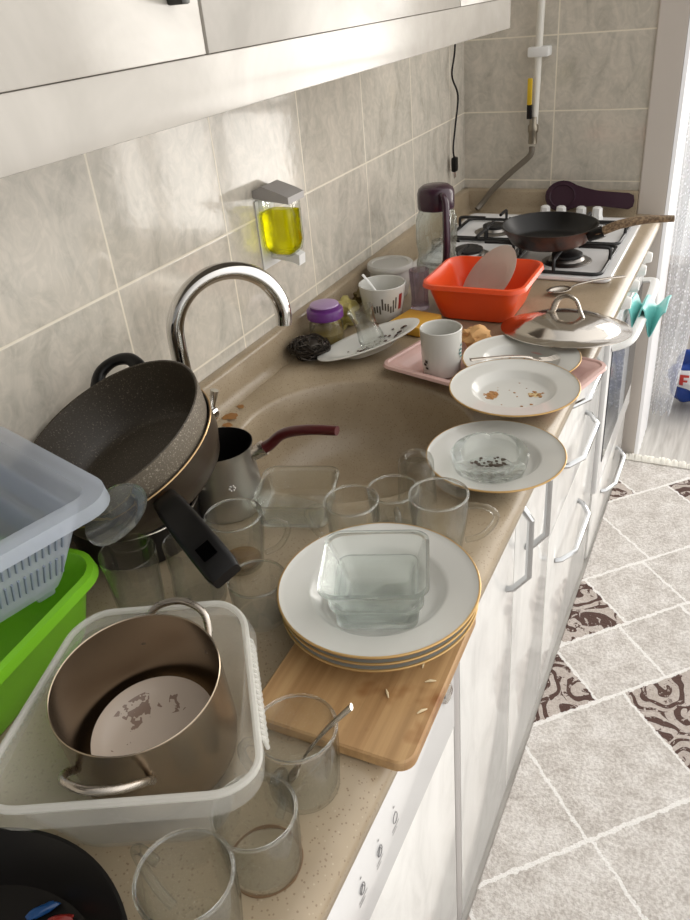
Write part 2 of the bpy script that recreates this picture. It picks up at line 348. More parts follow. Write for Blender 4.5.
def rrect(hx, hy, r, seg=6):
    r = min(r, hx - 1e-4, hy - 1e-4); out = []
    for cx, cy, a0 in ((hx - r, hy - r, 0), (-hx + r, hy - r, 90), (-hx + r, -hy + r, 180), (hx - r, -hy + r, 270)):
        for k in range(seg + 1):
            a = math.radians(a0 + 90 * k / seg); out.append((cx + r * math.cos(a), cy + r * math.sin(a)))
    return out
def loft(secs, seg=6, bm=None, capb=True, capt=True, wave=None):
    """stack of rounded rectangles (hx, hy, corner, z)"""
    bm = bm or bmesh.new(); rings = []
    for hx, hy, r, z in secs: rings.append([bm.verts.new((x, y, z)) for x, y in rrect(hx, hy, r, seg)])
    for A, B in zip(rings, rings[1:]):
        n = len(A)
        for k in range(n): bm.faces.new((A[k], A[(k + 1) % n], B[(k + 1) % n], B[k]))
    if capb: bm.faces.new(rings[0][::-1])
    if capt: bm.faces.new(rings[-1])
    return bm
def tub(hx, hy, r, h, bx, by, t=.002, lip=.008, lipdrop=.006, br=None):
    """open tub with a turned-down lip: base half sizes bx, by; rim hx, hy"""
    br = br or r * .8
    s = [(bx - .012, by - .012, br, 0), (bx - .004, by - .004, br, .003), (bx, by, br, .012)]
    s += [(bx + (hx - bx) * k / 4, by + (hy - by) * k / 4, br + (r - br) * k / 4, .012 + (h - .012) * k / 4) for k in range(1, 5)]
    s[-1] = (hx, hy, r, h - .004)
    s += [(hx + lip, hy + lip, r + lip, h - lipdrop), (hx + lip + t, hy + lip + t, r + lip, h - lipdrop + .001), (hx + lip, hy + lip, r + lip, h), (hx, hy, r, h + .001), (hx - t, hy - t, r - t, h - .002)]
    s += [(bx + (hx - bx) * k / 4 - t, by + (hy - by) * k / 4 - t, br + (r - br) * k / 4, .012 + (h - .012) * k / 4) for k in range(3, -1, -1)]
    s += [(bx - .008, by - .008, br, .003 + t), (bx - .016, by - .016, br, t)]
    return loft(s, 7)
def prism(pts, axis, a, b, bm=None):
    """extrude a 2D outline along axis 'x'/'y'/'z' between a and b"""
    bm = bm or bmesh.new()
    def P(p, q): return {'x': (q, p[0], p[1]), 'y': (p[0], q, p[1]), 'z': (p[0], p[1], q)}[axis]
    A = [bm.verts.new(P(p, a)) for p in pts]; B = [bm.verts.new(P(p, b)) for p in pts]; n = len(A)
    for i in range(n): bm.faces.new((A[i], A[(i + 1) % n], B[(i + 1) % n], B[i]))
    bm.faces.new(A[::-1]); bm.faces.new(B); return bm
def disc(rx, ry, z, seg=32, wob=0, seed=0):
    bm = bmesh.new(); rn = random.Random(seed)
    vs = [bm.verts.new((rx * (1 + wob * rn.uniform(-1, 1)) * math.cos(2 * PI * i / seg), ry * (1 + wob * rn.uniform(-1, 1)) * math.sin(2 * PI * i / seg), z)) for i in range(seg)]
    bm.faces.new(vs); return bm
def blob(bm, c, r, seed=0, sub=2, rough=.5, scale=(1, 1, 1)):
    b = bmesh.new(); bmesh.ops.create_icosphere(b, subdivisions=sub, radius=1)
    for v in b.verts:
        k = 1 + rough * noise.noise(v.co * 1.7 + Vector((seed * 3.1, seed, 0))); v.co = Vector(c) + Vector((v.co.x * r * k * scale[0], v.co.y * r * k * scale[1], v.co.z * r * k * scale[2]))
    me = bpy.data.meshes.new('tmp'); b.to_mesh(me); b.free(); bm.from_mesh(me); bpy.data.meshes.remove(me); return bm
CT = .84
# ================================================================== THE ROOM
struct(obj('floor', box(-.1, 3.2, -2.2, 3.4, -.05, 0), LAMINATE, smooth=False))
struct(obj('wall_left', box(-.1, 0, -2.2, 1.75, 0, 2.6), TILE_L, smooth=False))
struct(obj('wall_back', box(0, .58, 1.63, 1.86, 0, 2.6), [TILE_B], smooth=False))
struct(obj('trim_1', box(.5385, .617, 1.624, 1.865, 0, 2.6, .004), PAINT, smooth=False))       # painted wall end
tr = bmesh.new()
pr = [(.617, 1.624)]
for k in range(5):
    y = 1.63 + k * .047
    pr += [(.627, y), (.631, y + .012), (.631, y + .03), (.627, y + .042), (.6235, y + .0445)]
pr += [(.617, 1.866)]
prism(pr, 'z', 0, 2.6, tr)
struct(obj('trim_2', tr, CASING, smooth=False))
# balcony window frame through which daylight comes
wf = bmesh.new()
for x in (.85, 1.3, 1.78, 2.26, 2.66): box(x - .03, x + .03, 2.78, 2.84, .30, 2.4, .004, 1, wf)
for z in (.30, 1.02, 2.4): box(.85, 2.66, 2.78, 2.84, z - .03, z + .03, .004, 1, wf)
struct(obj('window_1', wf, CASING, smooth=False))
struct(obj('wall_balcony', box(.3, 3.0, 2.86, 2.98, 0, .30), PAINT, smooth=False))
# ================================================================== CARPET
c = obj('carpet', box(.585, 2.3, -1.6, 1.585, .0, .009, .003), CARPET, smooth=False)
tag(c, 'pale grey-beige carpet with diagonal squares and dark brown scrollwork on the floor', 'carpet')
fr = bmesh.new(); rn = random.Random(3)
x = .60
while x < 1.0:
    a = rn.uniform(-.012, .012); L = rn.uniform(.03, .05)
    tube(catmull([(x, 1.583, .010), (x + a * .4, 1.583 + L * .5, .014 + rn.uniform(0, .006)), (x + a, 1.583 + L, .004)], 3), [.004, .005, .006, .0068, .006, .0055, .004], 5, bm=fr); x += .0065
f = obj('fringe', fr, mat('cream cotton', srgb(240, 237, 228), .9), c); f['kind'] = 'stuff'
# ================================================================== COUNTER WITH SINK
cx, cy = .285, .175
bm = bmesh.new(); SEG = 96
rings = [(.240, CT), (.236, CT - .004), (.216, CT - .006), (.210, CT - .0075), (.205, CT - .014), (.200, CT - .05), (.190, CT - .10), (.17, CT - .135), (.13, CT - .15), (.04, CT - .152)]
vr = [[bm.verts.new((cx + r * math.cos(2 * PI * i / SEG), cy + r * math.sin(2 * PI * i / SEG), z)) for i in range(SEG)] for r, z in rings]
for A, B in zip(vr, vr[1:]):
    for i in range(SEG): bm.faces.new((A[i], A[(i + 1) % SEG], B[(i + 1) % SEG], B[i]))
bm.faces.new(vr[-1])
X0, X1, Y0, Y1 = .001, .56, cy - .28, cy + .28
def onrect(a):
    dx, dy = math.cos(a), math.sin(a); ts = []
    if dx > 1e-9: ts.append((X1 - cx) / dx)
    if dx < -1e-9: ts.append((X0 - cx) / dx)
    if dy > 1e-9: ts.append((Y1 - cy) / dy)
    if dy < -1e-9: ts.append((Y0 - cy) / dy)
    t = min(ts); return (cx + dx * t, cy + dy * t)
outer = [bm.verts.new((*onrect(2 * PI * i / SEG), CT)) for i in range(SEG)]
for i in range(SEG): bm.faces.new((outer[i], outer[(i + 1) % SEG], vr[0][(i + 1) % SEG], vr[0][i]))
for X, Y in ((X0, Y0), (X0, Y1), (X1, Y0), (X1, Y1)):        # fill the four corners
    cand = sorted(range(SEG), key=lambda i: (outer[i].co.x - X) ** 2 + (outer[i].co.y - Y) ** 2)[:2]
    i, j = sorted(cand); v = bm.verts.new((X, Y, CT)); bm.faces.new((outer[i], v, outer[j]))
for ya, yb in ((-1.25, Y0), (Y1, 1.63)):
    bm.faces.new([bm.verts.new(p) for p in ((X0, ya, CT), (X1, ya, CT), (X1, yb, CT), (X0, yb, CT))])
nose = [(.56, CT), (.575, CT - .0002), (.588, CT - .0012), (.598, CT - .004), (.605, CT - .009), (.609, CT - .014), (.61, CT - .018), (.61, CT - .033), (.606, CT - .038), (.57, CT - .038)]
A = [bm.verts.new((x, -1.25, z)) for x, z in nose]; B = [bm.verts.new((x, 1.63, z)) for x, z in nose]
for i in range(len(nose) - 1): bm.faces.new((A[i], A[i + 1], B[i + 1], B[i]))
cb = bm
# upstands along both walls, coved at the foot
up = [(0.001, CT - .01), (.001, CT + .067), (.012, CT + .067), (.018, CT + .065), (.021, CT + .060), (.022, CT + .02), (.026, CT + .008), (.036, CT + .001), (.036, CT - .01)]
prism(up, 'y', -1.25, 1.629, cb)
upb = [(1.629, CT - .01), (1.629, CT + .067), (1.618, CT + .067), (1.612, CT + .065), (1.609, CT + .06), (1.608, CT + .02), (1.602, CT + .008), (1.594, CT + .001), (1.594, CT - .01)]
prism(upb, 'x', .001, .538, cb)
bmesh.ops.remove_doubles(cb, verts=cb.verts[:], dist=.00005)
counter = obj('counter', cb, COUNTER, angle=50); tag(counter, 'speckled beige composite worktop with built-in round sink along the tiled wall', 'counter')
st = bmesh.new(); rn = random.Random(5)
for px, py, r in ((.050, .150, .016), (.062, .120, .010), (.046, .19, .008)):
    b2 = disc(r, r * .8, CT + .0006, 20, .35, int(px * 999)); 
    for v in b2.verts: v.co.x += px; v.co.y += py
    me = bpy.data.meshes.new('t'); b2.to_mesh(me); b2.free(); st.from_mesh(me); bpy.data.meshes.remove(me)
s_ = obj('rust_stain', st, mat('rusty stain', srgb(150, 104, 54), .35), counter, smooth=False); s_['label'] = 'brown rusty stain by the tap'
# ================================================================== LOWER CABINETS
def bow(name, p0, p1, out, parent, r=.006, horiz=False):
    """chamfered bow handle between two points on the cabinet face, standing out in +x"""
    p0, p1 = Vector(p0), Vector(p1); d = (p1 - p0); o = Vector((out, 0, 0)); 
    bm = tube([p0, p0 + o * .35 + d * .03, p0 + o + d * .2, p1 + o - d * .2, p1 + o * .35 - d * .03, p1], r, 8, bm=None, flat=1)
    return obj(name, bm, HANDLE_M, parent, angle=30)
FX = .575
dw = thing('dishwasher', 'white dishwasher front with small grey symbols, below the near end of the worktop', 'dishwasher', (0, 0, 0))
obj('body', box(.04, FX - .02, -.74, -.135, .0, .798), SEAM, dw, smooth=False)
obj('door', box(FX - .018, FX, -.735, -.138, .003, .5615, .002), CAB, dw)
obj('control_panel', box(FX - .018, FX + .002, -.735, -.138, .563, .798, .004), WHITE, dw)
bt = lathe([(0, .006), (.010, .006), (.014, .004), (.0155, 0)], 24, mtx=Matrix.Translation((FX + .002, -.172, .668)) @ Matrix.Rotation(PI / 2, 4, 'Y')); obj('button', bt, CHROME, dw)['label'] = 'round chrome button'
rn = random.Random(2); PRINT = mat('grey print', srgb(120, 120, 122), .5)
def mark(bm, y, z, wy, wz, x=FX + .0026): bm.faces.new([bm.verts.new(p) for p in ((x, y, z), (x, y + wy, z), (x, y + wy, z + wz), (x, y, z + wz))])
for k, y in enumerate((-.452, -.405, -.360)):
    ic = bmesh.new(); mark(ic, y + .004, .664, .003, .003)
    tube([(FX + .003, y + .006 * math.cos(a) + .006, .645 + .009 * math.sin(a)) for a in [i * PI / 5 for i in range(10)]], .0005, 4, True, ic)
    if k < 2: tube([(FX + .003, y + .002, .640), (FX + .003, y + .007, .652), (FX + .003, y + .011, .641)], .0006, 4, bm=ic)
    for q in range(2): mark(ic, y - .004, .628 - q * .006, .017 - q * .006 + rn.uniform(0, .004), .0016)
    obj('symbol', ic, PRINT, dw, smooth=False)
sc_ = thing('sink_cabinet', 'white marbled two-door cabinet with long vertical bow handles under the sink', 'cabinet', (0, 0, 0))
obj('body', box(.04, FX - .02, -.118, .455, 0, .66), SEAM, sc_, smooth=False)
obj('end_panel', box(FX - .02, FX, -.136, -.112, 0.001, .798, .002), GREY_PL, sc_)
for k, (a, b, hy) in enumerate(((-.109, .176, .128), (.179, .455, .25))):
    d = obj('door', box(FX - .018, FX, a, b, .003, .798, .002), CAB, sc_)
    bow('handle', (FX, hy, .605), (FX, hy, .795), .036, d)
dr = thing('drawer_cabinet', 'white marbled cabinet of three drawers between the sink cabinet and the oven', 'cabinet', (0, 0, 0))
obj('body', box(.04, FX - .02, .459, .985, 0, .798), SEAM, dr, smooth=False)
for z0, z1, hz in ((.003, .4665, .355), (.468, .70, .605), (.703, .798, .745)):
    d = obj('drawer', box(FX - .018, FX, .459, .985, z0, z1, .002), CAB, dr)
    bow('handle', (FX, .535, hz), (FX, .785, hz), .036, d)
ov = thing('oven', 'white built-in oven with dark glass door under the hob', 'oven', (0, 0, 0))
obj('body', box(.04, FX - .01, 1.0, 1.57, .02, .79), GREY_PL, ov, smooth=False)
obj('control_panel', box(FX - .012, FX + .012, 1.0, 1.57, .70, .798, .004), WHITE, ov)
od = obj('oven_door', box(FX - .012, FX + .012, 1.0, 1.57, .235, .695, .006), WHITE, ov)
obj('window_glass', box(FX + .0125, FX + .0145, 1.03, 1.54, .325, .66, .001, 1), DARK_GLASS, od)
hp = catmull([(FX + .01, 1.02, .665), (FX + .045, 1.045, .675), (FX + .055, 1.12, .68), (FX + .056, 1.28, .68), (FX + .055, 1.44, .68), (FX + .045, 1.52, .675), (FX + .01, 1.545, .665)], 6)
obj('door_handle', tube(hp, .013, 12, flat=.6, up=(0, 0, 1)), WHITE_PL, od)
for y in (1.12, 1.25, 1.38, 1.5):
    k = lathe([(0, .022), (.013, .022), (.015, .018), (.018, .004), (.018, 0)], 20, mtx=Matrix.Translation((FX + .0125, y, .75)) @ Matrix.Rotation(PI / 2, 4, 'Y')); obj('knob', k, WHITE_PL, ov)
ld = obj('lower_drawer', box(FX - .012, FX + .004, 1.0, 1.57, .003, .228, .004), CAB, ov)
bow('handle', (FX + .004, 1.15, .15), (FX + .004, 1.42, .15), .034, ld)
# ================================================================== UPPER CABINETS
UX = .32
uc = thing('upper_cabinet', 'glossy cream wall cabinets with a flat strip along the bottom, above the tiles', 'cabinet', (0, 0, 0))
obj('body', box(0.001, UX - .02, -1.2, .984, 1.44, 2.2), mat('gap shadow grey', srgb(120, 116, 110), .6), uc, smooth=False)  # body coloured dark grey to paint the shade in the door gaps
obj('valance', box(UX - .026, UX, -1.2, .984, 1.387, 1.4432, .0015), VALANCE, uc)
for a, b in ((-1.0, -.569), (-.566, -.1285), (-.1235, .655), (.659, .983)):
    d = obj('door', box(UX - .019, UX + .0015, a, b, 1.4438, 2.2, .0012), UPPER, uc)
    if abs(a + .566) < .01:
        obj('handle', box(UX + .002, UX + .02, -.179, -.166, 1.4885, 1.60, .002), mat('dark grey metal', srgb(70, 70, 68), .35, .8), d)['label'] = 'dark grey bar handle'
# ================================================================== GAS PIPE AND CABLE
gp = thing('gas_pipe', 'white gas pipe with yellow valve lever running down the back wall', 'pipe', (.2, 1.595, 1.1))
def P(x, y, z): return (x - .2, y - 1.595, z - 1.1)
obj('pipe', tube([P(.236, 1.6, 2.6), P(.233, 1.6, 1.4), P(.229, 1.6, 1.2), P(.226, 1.6, 1.09)], .0105, 14), mat('white gloss paint', srgb(222, 219, 210), .3), gp)
cl = box(*[q for q in (.203 - .2, .262 - .2, 1.583 - 1.595, 1.63 - 1.595, 1.277 - 1.1, 1.303 - 1.1)], .004); obj('clip', cl, WHITE_PL, gp)
vb = lathe([(0, .0), (.013, 0), (.013, .03), (.016, .034), (.016, .05), (.012, .055), (.012, .075), (0, .075)], 12); 
for v in vb.verts: v.co += Vector((.024, .003, -.055))
obj('valve', vb, steel_mat('old brass nickel', srgb(150, 142, 128), .35), gp)
obj('lever', box(.008, .022, -.020, -.012, .054, .125, .003), mat('yellow vinyl', srgb(212, 176, 30), .45), gp)['label'] = 'yellow valve lever'
obj('lever_neck', box(.008, .022, -.018, -.006, .016, .056, .002), BLACK, gp)
obj('hose', tube(catmull([P(.222, 1.6, 1.036), P(.217, 1.598, 1.01), P(.165, 1.594, .965), P(.11, 1.59, .915), P(.075, 1.588, .872), P(.06, 1.57, .853)], 8), .009, 12), mat('grey braided hose', srgb(112, 104, 92), .4), gp)['label'] = 'grey flexible hose'
ca = thing('cable', 'black cable with a two-pin plug hanging on the tiled wall corner', 'cable', (.02, 1.48, 1.0))
obj('cord', tube(catmull([(.0, .015, .5), (0, .013, .327), (0, -.016, .254), (0, .034, .194), (0, .01, .12), (0, -.012, .06), (0, -.006, .03)], 8), .0028, 8), BLACK, ca)
obj('plug', box(-.008, .008, -.014, .012, -.012, .03, .005), BLACK, ca)
for y in (-.008, .004): obj('prong', tube([(0, y, -.012), (0, y, -.03)], .0016, 8), CHROME, ca)
# ================================================================== SOAP DISPENSER ON THE WALL
sd = thing('soap_dispenser', 'wall soap dispenser with grey cap and bright yellow liquid soap', 'soap dispenser', (0, .395, 1.05))
prf = [(0.001, .132), (.022, .140), (.060, .128), (.077, .121), (.077, .109), (.001, .118)]
obj('cap', prism(prf, 'y', .002, .062), GREY_PL, sd, smooth=False)
def dsec(s): return loft(s, 5)
b = loft([(.020, .016, .01, .006), (.030, .026, .012, .014), (.034, .029, .012, .03), (.034, .029, .012, .112)], 5); bmesh.ops.translate(b, verts=b.verts[:], vec=(.0385, .032, 0)); obj('tank', b, GLASS, sd)
b = loft([(.018, .014, .01, .009), (.027, .023, .011, .017), (.0312, .0262, .011, .032), (.0312, .0262, .011, .090)], 5); bmesh.ops.translate(b, verts=b.verts[:], vec=(.0385, .032, 0)); obj('liquid_soap', b, SOAP, sd)['label'] = 'bright yellow liquid soap'
obj('spout', prism([(.001, .008), (.05, .012), (.068, .004), (.066, -.016), (.05, -.010), (.001, -.004)], 'y', .034, .058), WHITE_PL, sd, smooth=False)
obj('back_plate', box(.0005, .003, .004, .068, -.02, .112), WHITE_PL, sd, smooth=False)
CT += .0006     # things stand a hair above the worktop
# ================================================================== FAUCET
fa = thing('faucet', 'tall chrome faucet with swan neck beside the sink', 'faucet', (.064, .032, CT))
dx, dy = .64, .768
neck = [(0, 0, .02), (0, 0, .12), (0, 0, .195)]
R_ = .090
for k in range(1, 17):
    a = PI - k * (PI * 1.06) / 16
    h = R_ + R_ * math.cos(a); neck.append((dx * h, dy * h, 202e-3 + R_ * math.sin(a)))
obj('neck', tube(catmull(neck, 3), .0138, 16), CHROME, fa)
obj('base', lathe([(0, 0), (.026, 0), (.026, .006), (.022, .010), (.0205, .05), (.022, .055), (.022, .085), (.0165, .092), (.0145, .10), (0, .10)], 28), CHROME, fa)
obj('valve_body', tube([(0, .015, .045), (-.002, .040, .043), (-.003, .056, .042)], .0135, 16), CHROME, fa)
obj('lever', tube([(-.003, .050, .045), (-.002, .060, .060), (.004, .064, .082)], [.007, .006, .0075], 12), CHROME, fa)
# ================================================================== HOB
hb = thing('gas_hob', 'white four-burner gas hob with black pan supports', 'hob', (.3125, 1.265, CT))
obj('plate', loft([(.256, .272, .02, .0005), (.258, .274, .022, .004), (.256, .272, .02, .010), (.236, .252, .015, .0125), (.226, .242, .015, .009), (.0, .0, .0, .009)][:5], 5), WHITE, hb)
for bx, by, br in ((-.13, .085, .034), (.13, .085, .034), (-.13, -.145, .04), (.13, -.145, .04)):
    q = lathe([(br + .022, .0092), (br + .016, .012), (br + .004, .014), (br, .020), (br - .004, .022), (0, .022)], 28); 
    for v in q.verts: v.co += Vector((bx, by, 0))
    bn = obj('burner', q, steel_mat('burner ring', srgb(150, 146, 142), .3), hb)
    q = lathe([(br - .002, .0222), (br - .002, .028), (br - .008, .031), (0, .0315)], 28)
    for v in q.verts: v.co += Vector((bx, by, 0))
    obj('cap', q, IRON, bn)
for gx in (-.122, .122):
    for gy0, gy1 in ((-.262, -.02), (-.012, .19)):
        g = bmesh.new(); hx = .112; yc = (gy0 + gy1) / 2
        loop = [(gx + x, yc + y, .016) for x, y in rrect(hx, (gy1 - gy0) / 2 - .004, .02, 3)]; tube(loop, .0045, 6, True, g)
        for sx in (-1, 1):
            tube(catmull([(gx + sx * hx, yc, .016), (gx + sx * hx, yc, .040), (gx + sx * (hx - .012), yc, .046), (gx + sx * .035, yc, .046)], 3), .0045, 6, bm=g)
            tube(catmull([(gx, yc + sx * ((gy1 - gy0) / 2 - .004), .016), (gx, yc + sx * ((gy1 - gy0) / 2 - .004), .040), (gx, yc + sx * ((gy1 - gy0) / 2 - .016), .046), (gx, yc + sx * .035, .046)], 3), .0045, 6, bm=g)
        obj('pan_support', g, IRON, hb)['label'] = 'black wire pan support'
for x in (.298, .345, .403, .449):
    k = lathe([(.018, .0105), (.018, .018), (.015, .024), (.014, .044), (.010, .047), (0, .047)], 6); 
    for v in k.verts: v.co += Vector((x - .3125 - .005, 1.506 - 1.265, 0))
    obj('knob', k, WHITE_PL, hb)
# ================================================================== FRYING PAN ON THE HOB
fp = thing('frying_pan', 'old black frying pan with speckled brown handle on the gas hob', 'pan', (.392, 1.13, CT + .051))
bm = lathe([(0, 0), (.085, 0), (.095, .006), (.112, .034), (.119, .046)], 56); obj('outside', bm, BURNT, fp)
bm = lathe([(.119, .046), (.121, .047), (.117, .047), (.109, .034), (.092, .009), (.083, .004), (0, .004)], 56); obj('inside', bm, BLACK_PAN, fp)
hd = catmull([(.112, -.045, .036), (.135, -.045, .045), (.175, -.03, .060), (.23, -.012, .068), (.29, .006, .068)], 6)
obj('handle', tube(hd, [.010 + .004 * math.sin(PI * i / (len(hd) - 1)) for i in range(len(hd))], 12, flat=.75, up=(0, 0, 1)), GOLDBROWN, fp)['label'] = 'speckled brown handle'
obj('handle_joint', tube([(.105, -.045, .032), (.14, -.0445, .047)], .0135, 12), BLACK, fp)
# spoon rest leaning on the back upstand
sr = thing('spoon_rest', 'dark ladle-shaped spoon rest leaning on the back wall behind the hob knobs', 'spoon rest', (.325, 1.575, CT + .012), mat4=Matrix.Translation((.325, 1.572, CT + .013)) @ Matrix.Rotation(math.radians(72), 4, 'X'))
pts = []
for k in range(17):
    a = math.radians(40 + 280 * k / 16); pts.append((.052 * math.cos(a), .045 + .045 * math.sin(a)))
pts += [(.10, .020), (.195, .012), (.207, .020), (.209, .036), (.205, .052), (.19, .058), (.10, .060), (.065, .070)]
body = prism([(p[0], p[1]) for p in pts], 'z', -.006, .006); bmesh.ops.bevel(body, geom=[e for e in body.edges if abs(e.verts[0].co.z - e.verts[1].co.z) < 1e-5], offset=.003, segments=2, affect='EDGES')
obj('body', body, PURPLE, sr)
obj('dish_ridge', tube([(.038 * math.cos(a), .045 + .033 * math.sin(a), .007) for a in [2 * PI * i / 32 for i in range(32)]], .003, 6, True), PURPLE, sr)
# ================================================================== PLATES
def plate(name, label, x, y, zrim, r, depth=.024, n=None, well=.64, group='white soup plates with gold edges'):
    t = thing(name, label, 'plate', group=group, mat4=frame((x, y, zrim), n or (0, 0, 1)))
    rw = r * well
    prof = [(0, -depth), (rw * .72, -depth), (rw * .75, -depth - .0025), (rw * .80, -depth - .0025), (rw * .86, -depth + .001), (rw, -depth * .42), (rw * 1.06, -depth * .30), (r * .93, -.006), (r, -.0016), (r + .0006, 0), (r - .001, .0008),
            (r * .93, -.003), (rw * 1.06, -depth * .30 + .0035), (rw * .99, -depth * .45 + .0035), (rw * .88, -depth * .85 + .003), (rw * .78, -depth + .0045), (rw * .6, -depth + .0036), (0, -depth + .0036)]
    obj('dish', lathe(prof, 72), CERAMIC, t)
    obj('gold_rim', lathe([(r - .0014, .0010), (r + .0002, .0009), (r + .0010, .0001), (r + .0007, -.0012), (r - .0002, -.0008)], 72, closed=True), GOLD, t)['label'] = 'thin worn gold edge'
    return t
plate('soup_plate', 'lowest white soup plate of the stack on the bamboo board', .5255, -.2465, .8845, .113, well=.67)
plate('soup_plate', 'middle white soup plate of the stack on the bamboo board', .5265, -.2475, .8955, .113, well=.67)
plate('soup_plate', 'topmost gold-edged white plate of the board stack, holding square glass dishes', .526, -.247, .9065, .1155, well=.67)
plate('soup_plate', 'white soup plate with the glass ashtray in it, on the sink edge', .552, .128, .8678, .1045)
p2 = plate('soup_plate', 'white soup plate with brown sauce stains, tilted over the pink tray front', .5326, .298, .899, .107, .021, n=(.005, .0, 1))
plate('soup_plate', 'white soup plate holding a fork, on the pink tray', .4993, .469, .8745, .1085)
for sx, sy, ra, rb_, cc, sd in ((-.034, -.012, .010, .014, srgb(176, 132, 84), 3), (.034, .010, .012, .007, srgb(206, 182, 134), 6)):
    b = disc(ra, rb_, -.021 + .0039, 26, .3, sd); bmesh.ops.translate(b, verts=b.verts[:], vec=(sx, sy, 0)); obj('sauce_stain', b, mat('sauce smear', cc, .3), p2, smooth=False)
def scraps(label, x, y, z, items, m, seed):
    bm = bmesh.new(); rn = random.Random(seed)
    for cx_, cy_, rr, n in items:
        for k in range(n):
            a = rn.uniform(0, 2 * PI); d = rr * math.sqrt(rn.random()); s = rn.uniform(.0007, .0021)
            blob(bm, (x + cx_ + d * math.cos(a), y + cy_ + d * math.sin(a), z + s * .3), s, k, 1, .6, (1.6, 1.1, .5))
    o = obj('food_scraps', bm, m); tag(o, label, 'food scraps', kind='stuff'); return o
SAUCE = mat('brown sauce', srgb(168, 118, 66), .4); ASH = mat('ash', srgb(78, 66, 54), .9)
scraps('brown sauce scraps on the stained soup plate', .5326, .298, .8815, [(-.036, -.010, .012, 60), (-.034, -.02, .007, 30), (.034, .010, .012, 26), (0, 0, .05, 12)], SAUCE, 1)
scraps('crumbs on the soup plate with the fork', .4993, .469, .8548, [(-.04, .03, .012, 8), (0, .03, .012, 8), (.03, -.01, .02, 12), (0, 0, .04, 8)], SAUCE, 2)
# glass ashtray
at_ = thing('ashtray', 'heavy clear glass ashtray with ash, in the white plate by the sink', 'ashtray', (.552, .100, .8500))
bm = lathe([(0, 0), (.046, 0), (.050, .004), (.055, .020), (.0575, .036), (.055, .040), (.048, .0405), (.043, .037), (.038, .016), (.033, .010), (0, .009)], 64)
for v in bm.verts:
    a = math.atan2(v.co.y, v.co.x)
    if v.co.z > .03: v.co.z -= .0055 * max(0, math.cos(3 * a + .6)) ** 40
obj('bowl', bm, GLASS_SMOKE if False else GLASS_DISH, at_)
bm = bmesh.new(); rn = random.Random(9)
for k in range(90):
    a = rn.uniform(0, 2 * PI); d = .030 * math.sqrt(rn.random()); blob(bm, (d * math.cos(a) , d * math.sin(a), .0108), rn.uniform(.0014, .0034), k, 1, .6, (1.3, 1, .6))
o = obj('ash', bm, ASH); o.location = (.552, .100, .8500); tag(o, 'grey ash heap in the glass ashtray', 'ash', kind='stuff')
# ================================================================== GLASS MUGS AND TUMBLERS
MG = 'clear glass mugs and glasses'
def mug(label, x, y, h, r, rb, hang, hl=.030, name='glass_mug', relief=0, dregs=False, tilt=None, z=CT):
    t = thing(name, label, 'mug', (x, y, z), group=MG)
    if tilt: t.matrix_world = Matrix.Translation((x, y, z)) @ Matrix.Rotation(tilt[1], 4, Vector(tilt[0]))
    prof = [(rb, 0), (rb + .002, .002), (rb + (r - rb) * .35, h * .16), (rb + (r - rb) * .75, h * .5), (r - .0004, h * .8), (r, h)]
    bm = vessel(prof, .0022, .006, 56)
    if relief:
        for v in bm.verts:
            if .1 * h < v.co.z < .75 * h and (v.co.x ** 2 + v.co.y ** 2) > (rb * .8) ** 2:
                a = math.atan2(v.co.y, v.co.x); k = 1 + .012 * math.sin(relief * a + v.co.z * 300); v.co.x *= k; v.co.y *= k
    obj('cup', bm, GLASS, t)
    obj('rim', tube([((r - .001) * math.cos(2 * PI * i / 56), (r - .001) * math.sin(2 * PI * i / 56), h + .0008) for i in range(56)], .0015, 8, True), GLASS_RIM, t)
    if hang is not None:
        c, s = math.cos(hang), math.sin(hang)
        pth = catmull([(c * q, s * q, zz) for q, zz in ((r - .002, h * .84), (r + hl * .55, h * .86), (r + hl, h * .74), (r + hl * .92, h * .55), (r + hl * .5, h * .32), (r - .004, h * .2))], 5)
        obj('handle', tube(pth, .0042, 10), GLASS, t)
    if dregs:
        q = lathe([(0, .0065), (rb - .003, .0065), (rb - .001, .009), (0, .009)], 32); obj('dregs', q, TEA, t)['label'] = 'brown dregs'
    return t
mug('clear glass mug nearest the bottom of the picture, beside the big black pan', .540, -.630, .095, .038, .029, math.radians(170), .026, relief=7)
mug('clear glass mug with brown ring at its foot, second from the near worktop end', .548, -.551, .070, .0365, .031, math.radians(95), .016, relief=9)
tag(obj('coffee_ring', tube([(.548 + .032 * math.cos(a), -.551 + .032 * math.sin(a), CT) for a in [2 * PI * i / 40 for i in range(40)]], [.0011 + .0009 * math.sin(i * .35) ** 2 for i in range(40)], 6, True, flat=.3, up=(0, 0, 1)), mat('coffee stain', srgb(112, 84, 56), .4)), 'brown coffee ring on the worktop around the foot of a glass mug', 'stain')
mug('clear relief-glass mug with a teaspoon in it, beside the bamboo board',   .544, -.470, .080, .0385, .032, math.radians(-150), .014, relief=8)
mug('clear glass mug with cloudy tea residue, in front of the steel coffee pot', .303, -.205, .080, .0375, .027, math.radians(25), .030, dregs=True)
mug('clear glass mug with handle to the left, in front of the rectangular glass dish', .437, -.129, .083, .036, .026, math.radians(195), .026)
mug('clear glass mug between two other mugs, just left of the upside-down glass', .467, -.064, .066, .035, .026, math.radians(-60), .022)
mug('clear glass mug with handle to the right, behind the topmost plate by the worktop edge', .540, -.083, .086, .0385, .027, math.radians(10), .034)
mug('low clear glass squeezed between frosted storage box and plate stack', .382, -.282, .058, .035, .03, None, name='drinking_glass', relief=6)
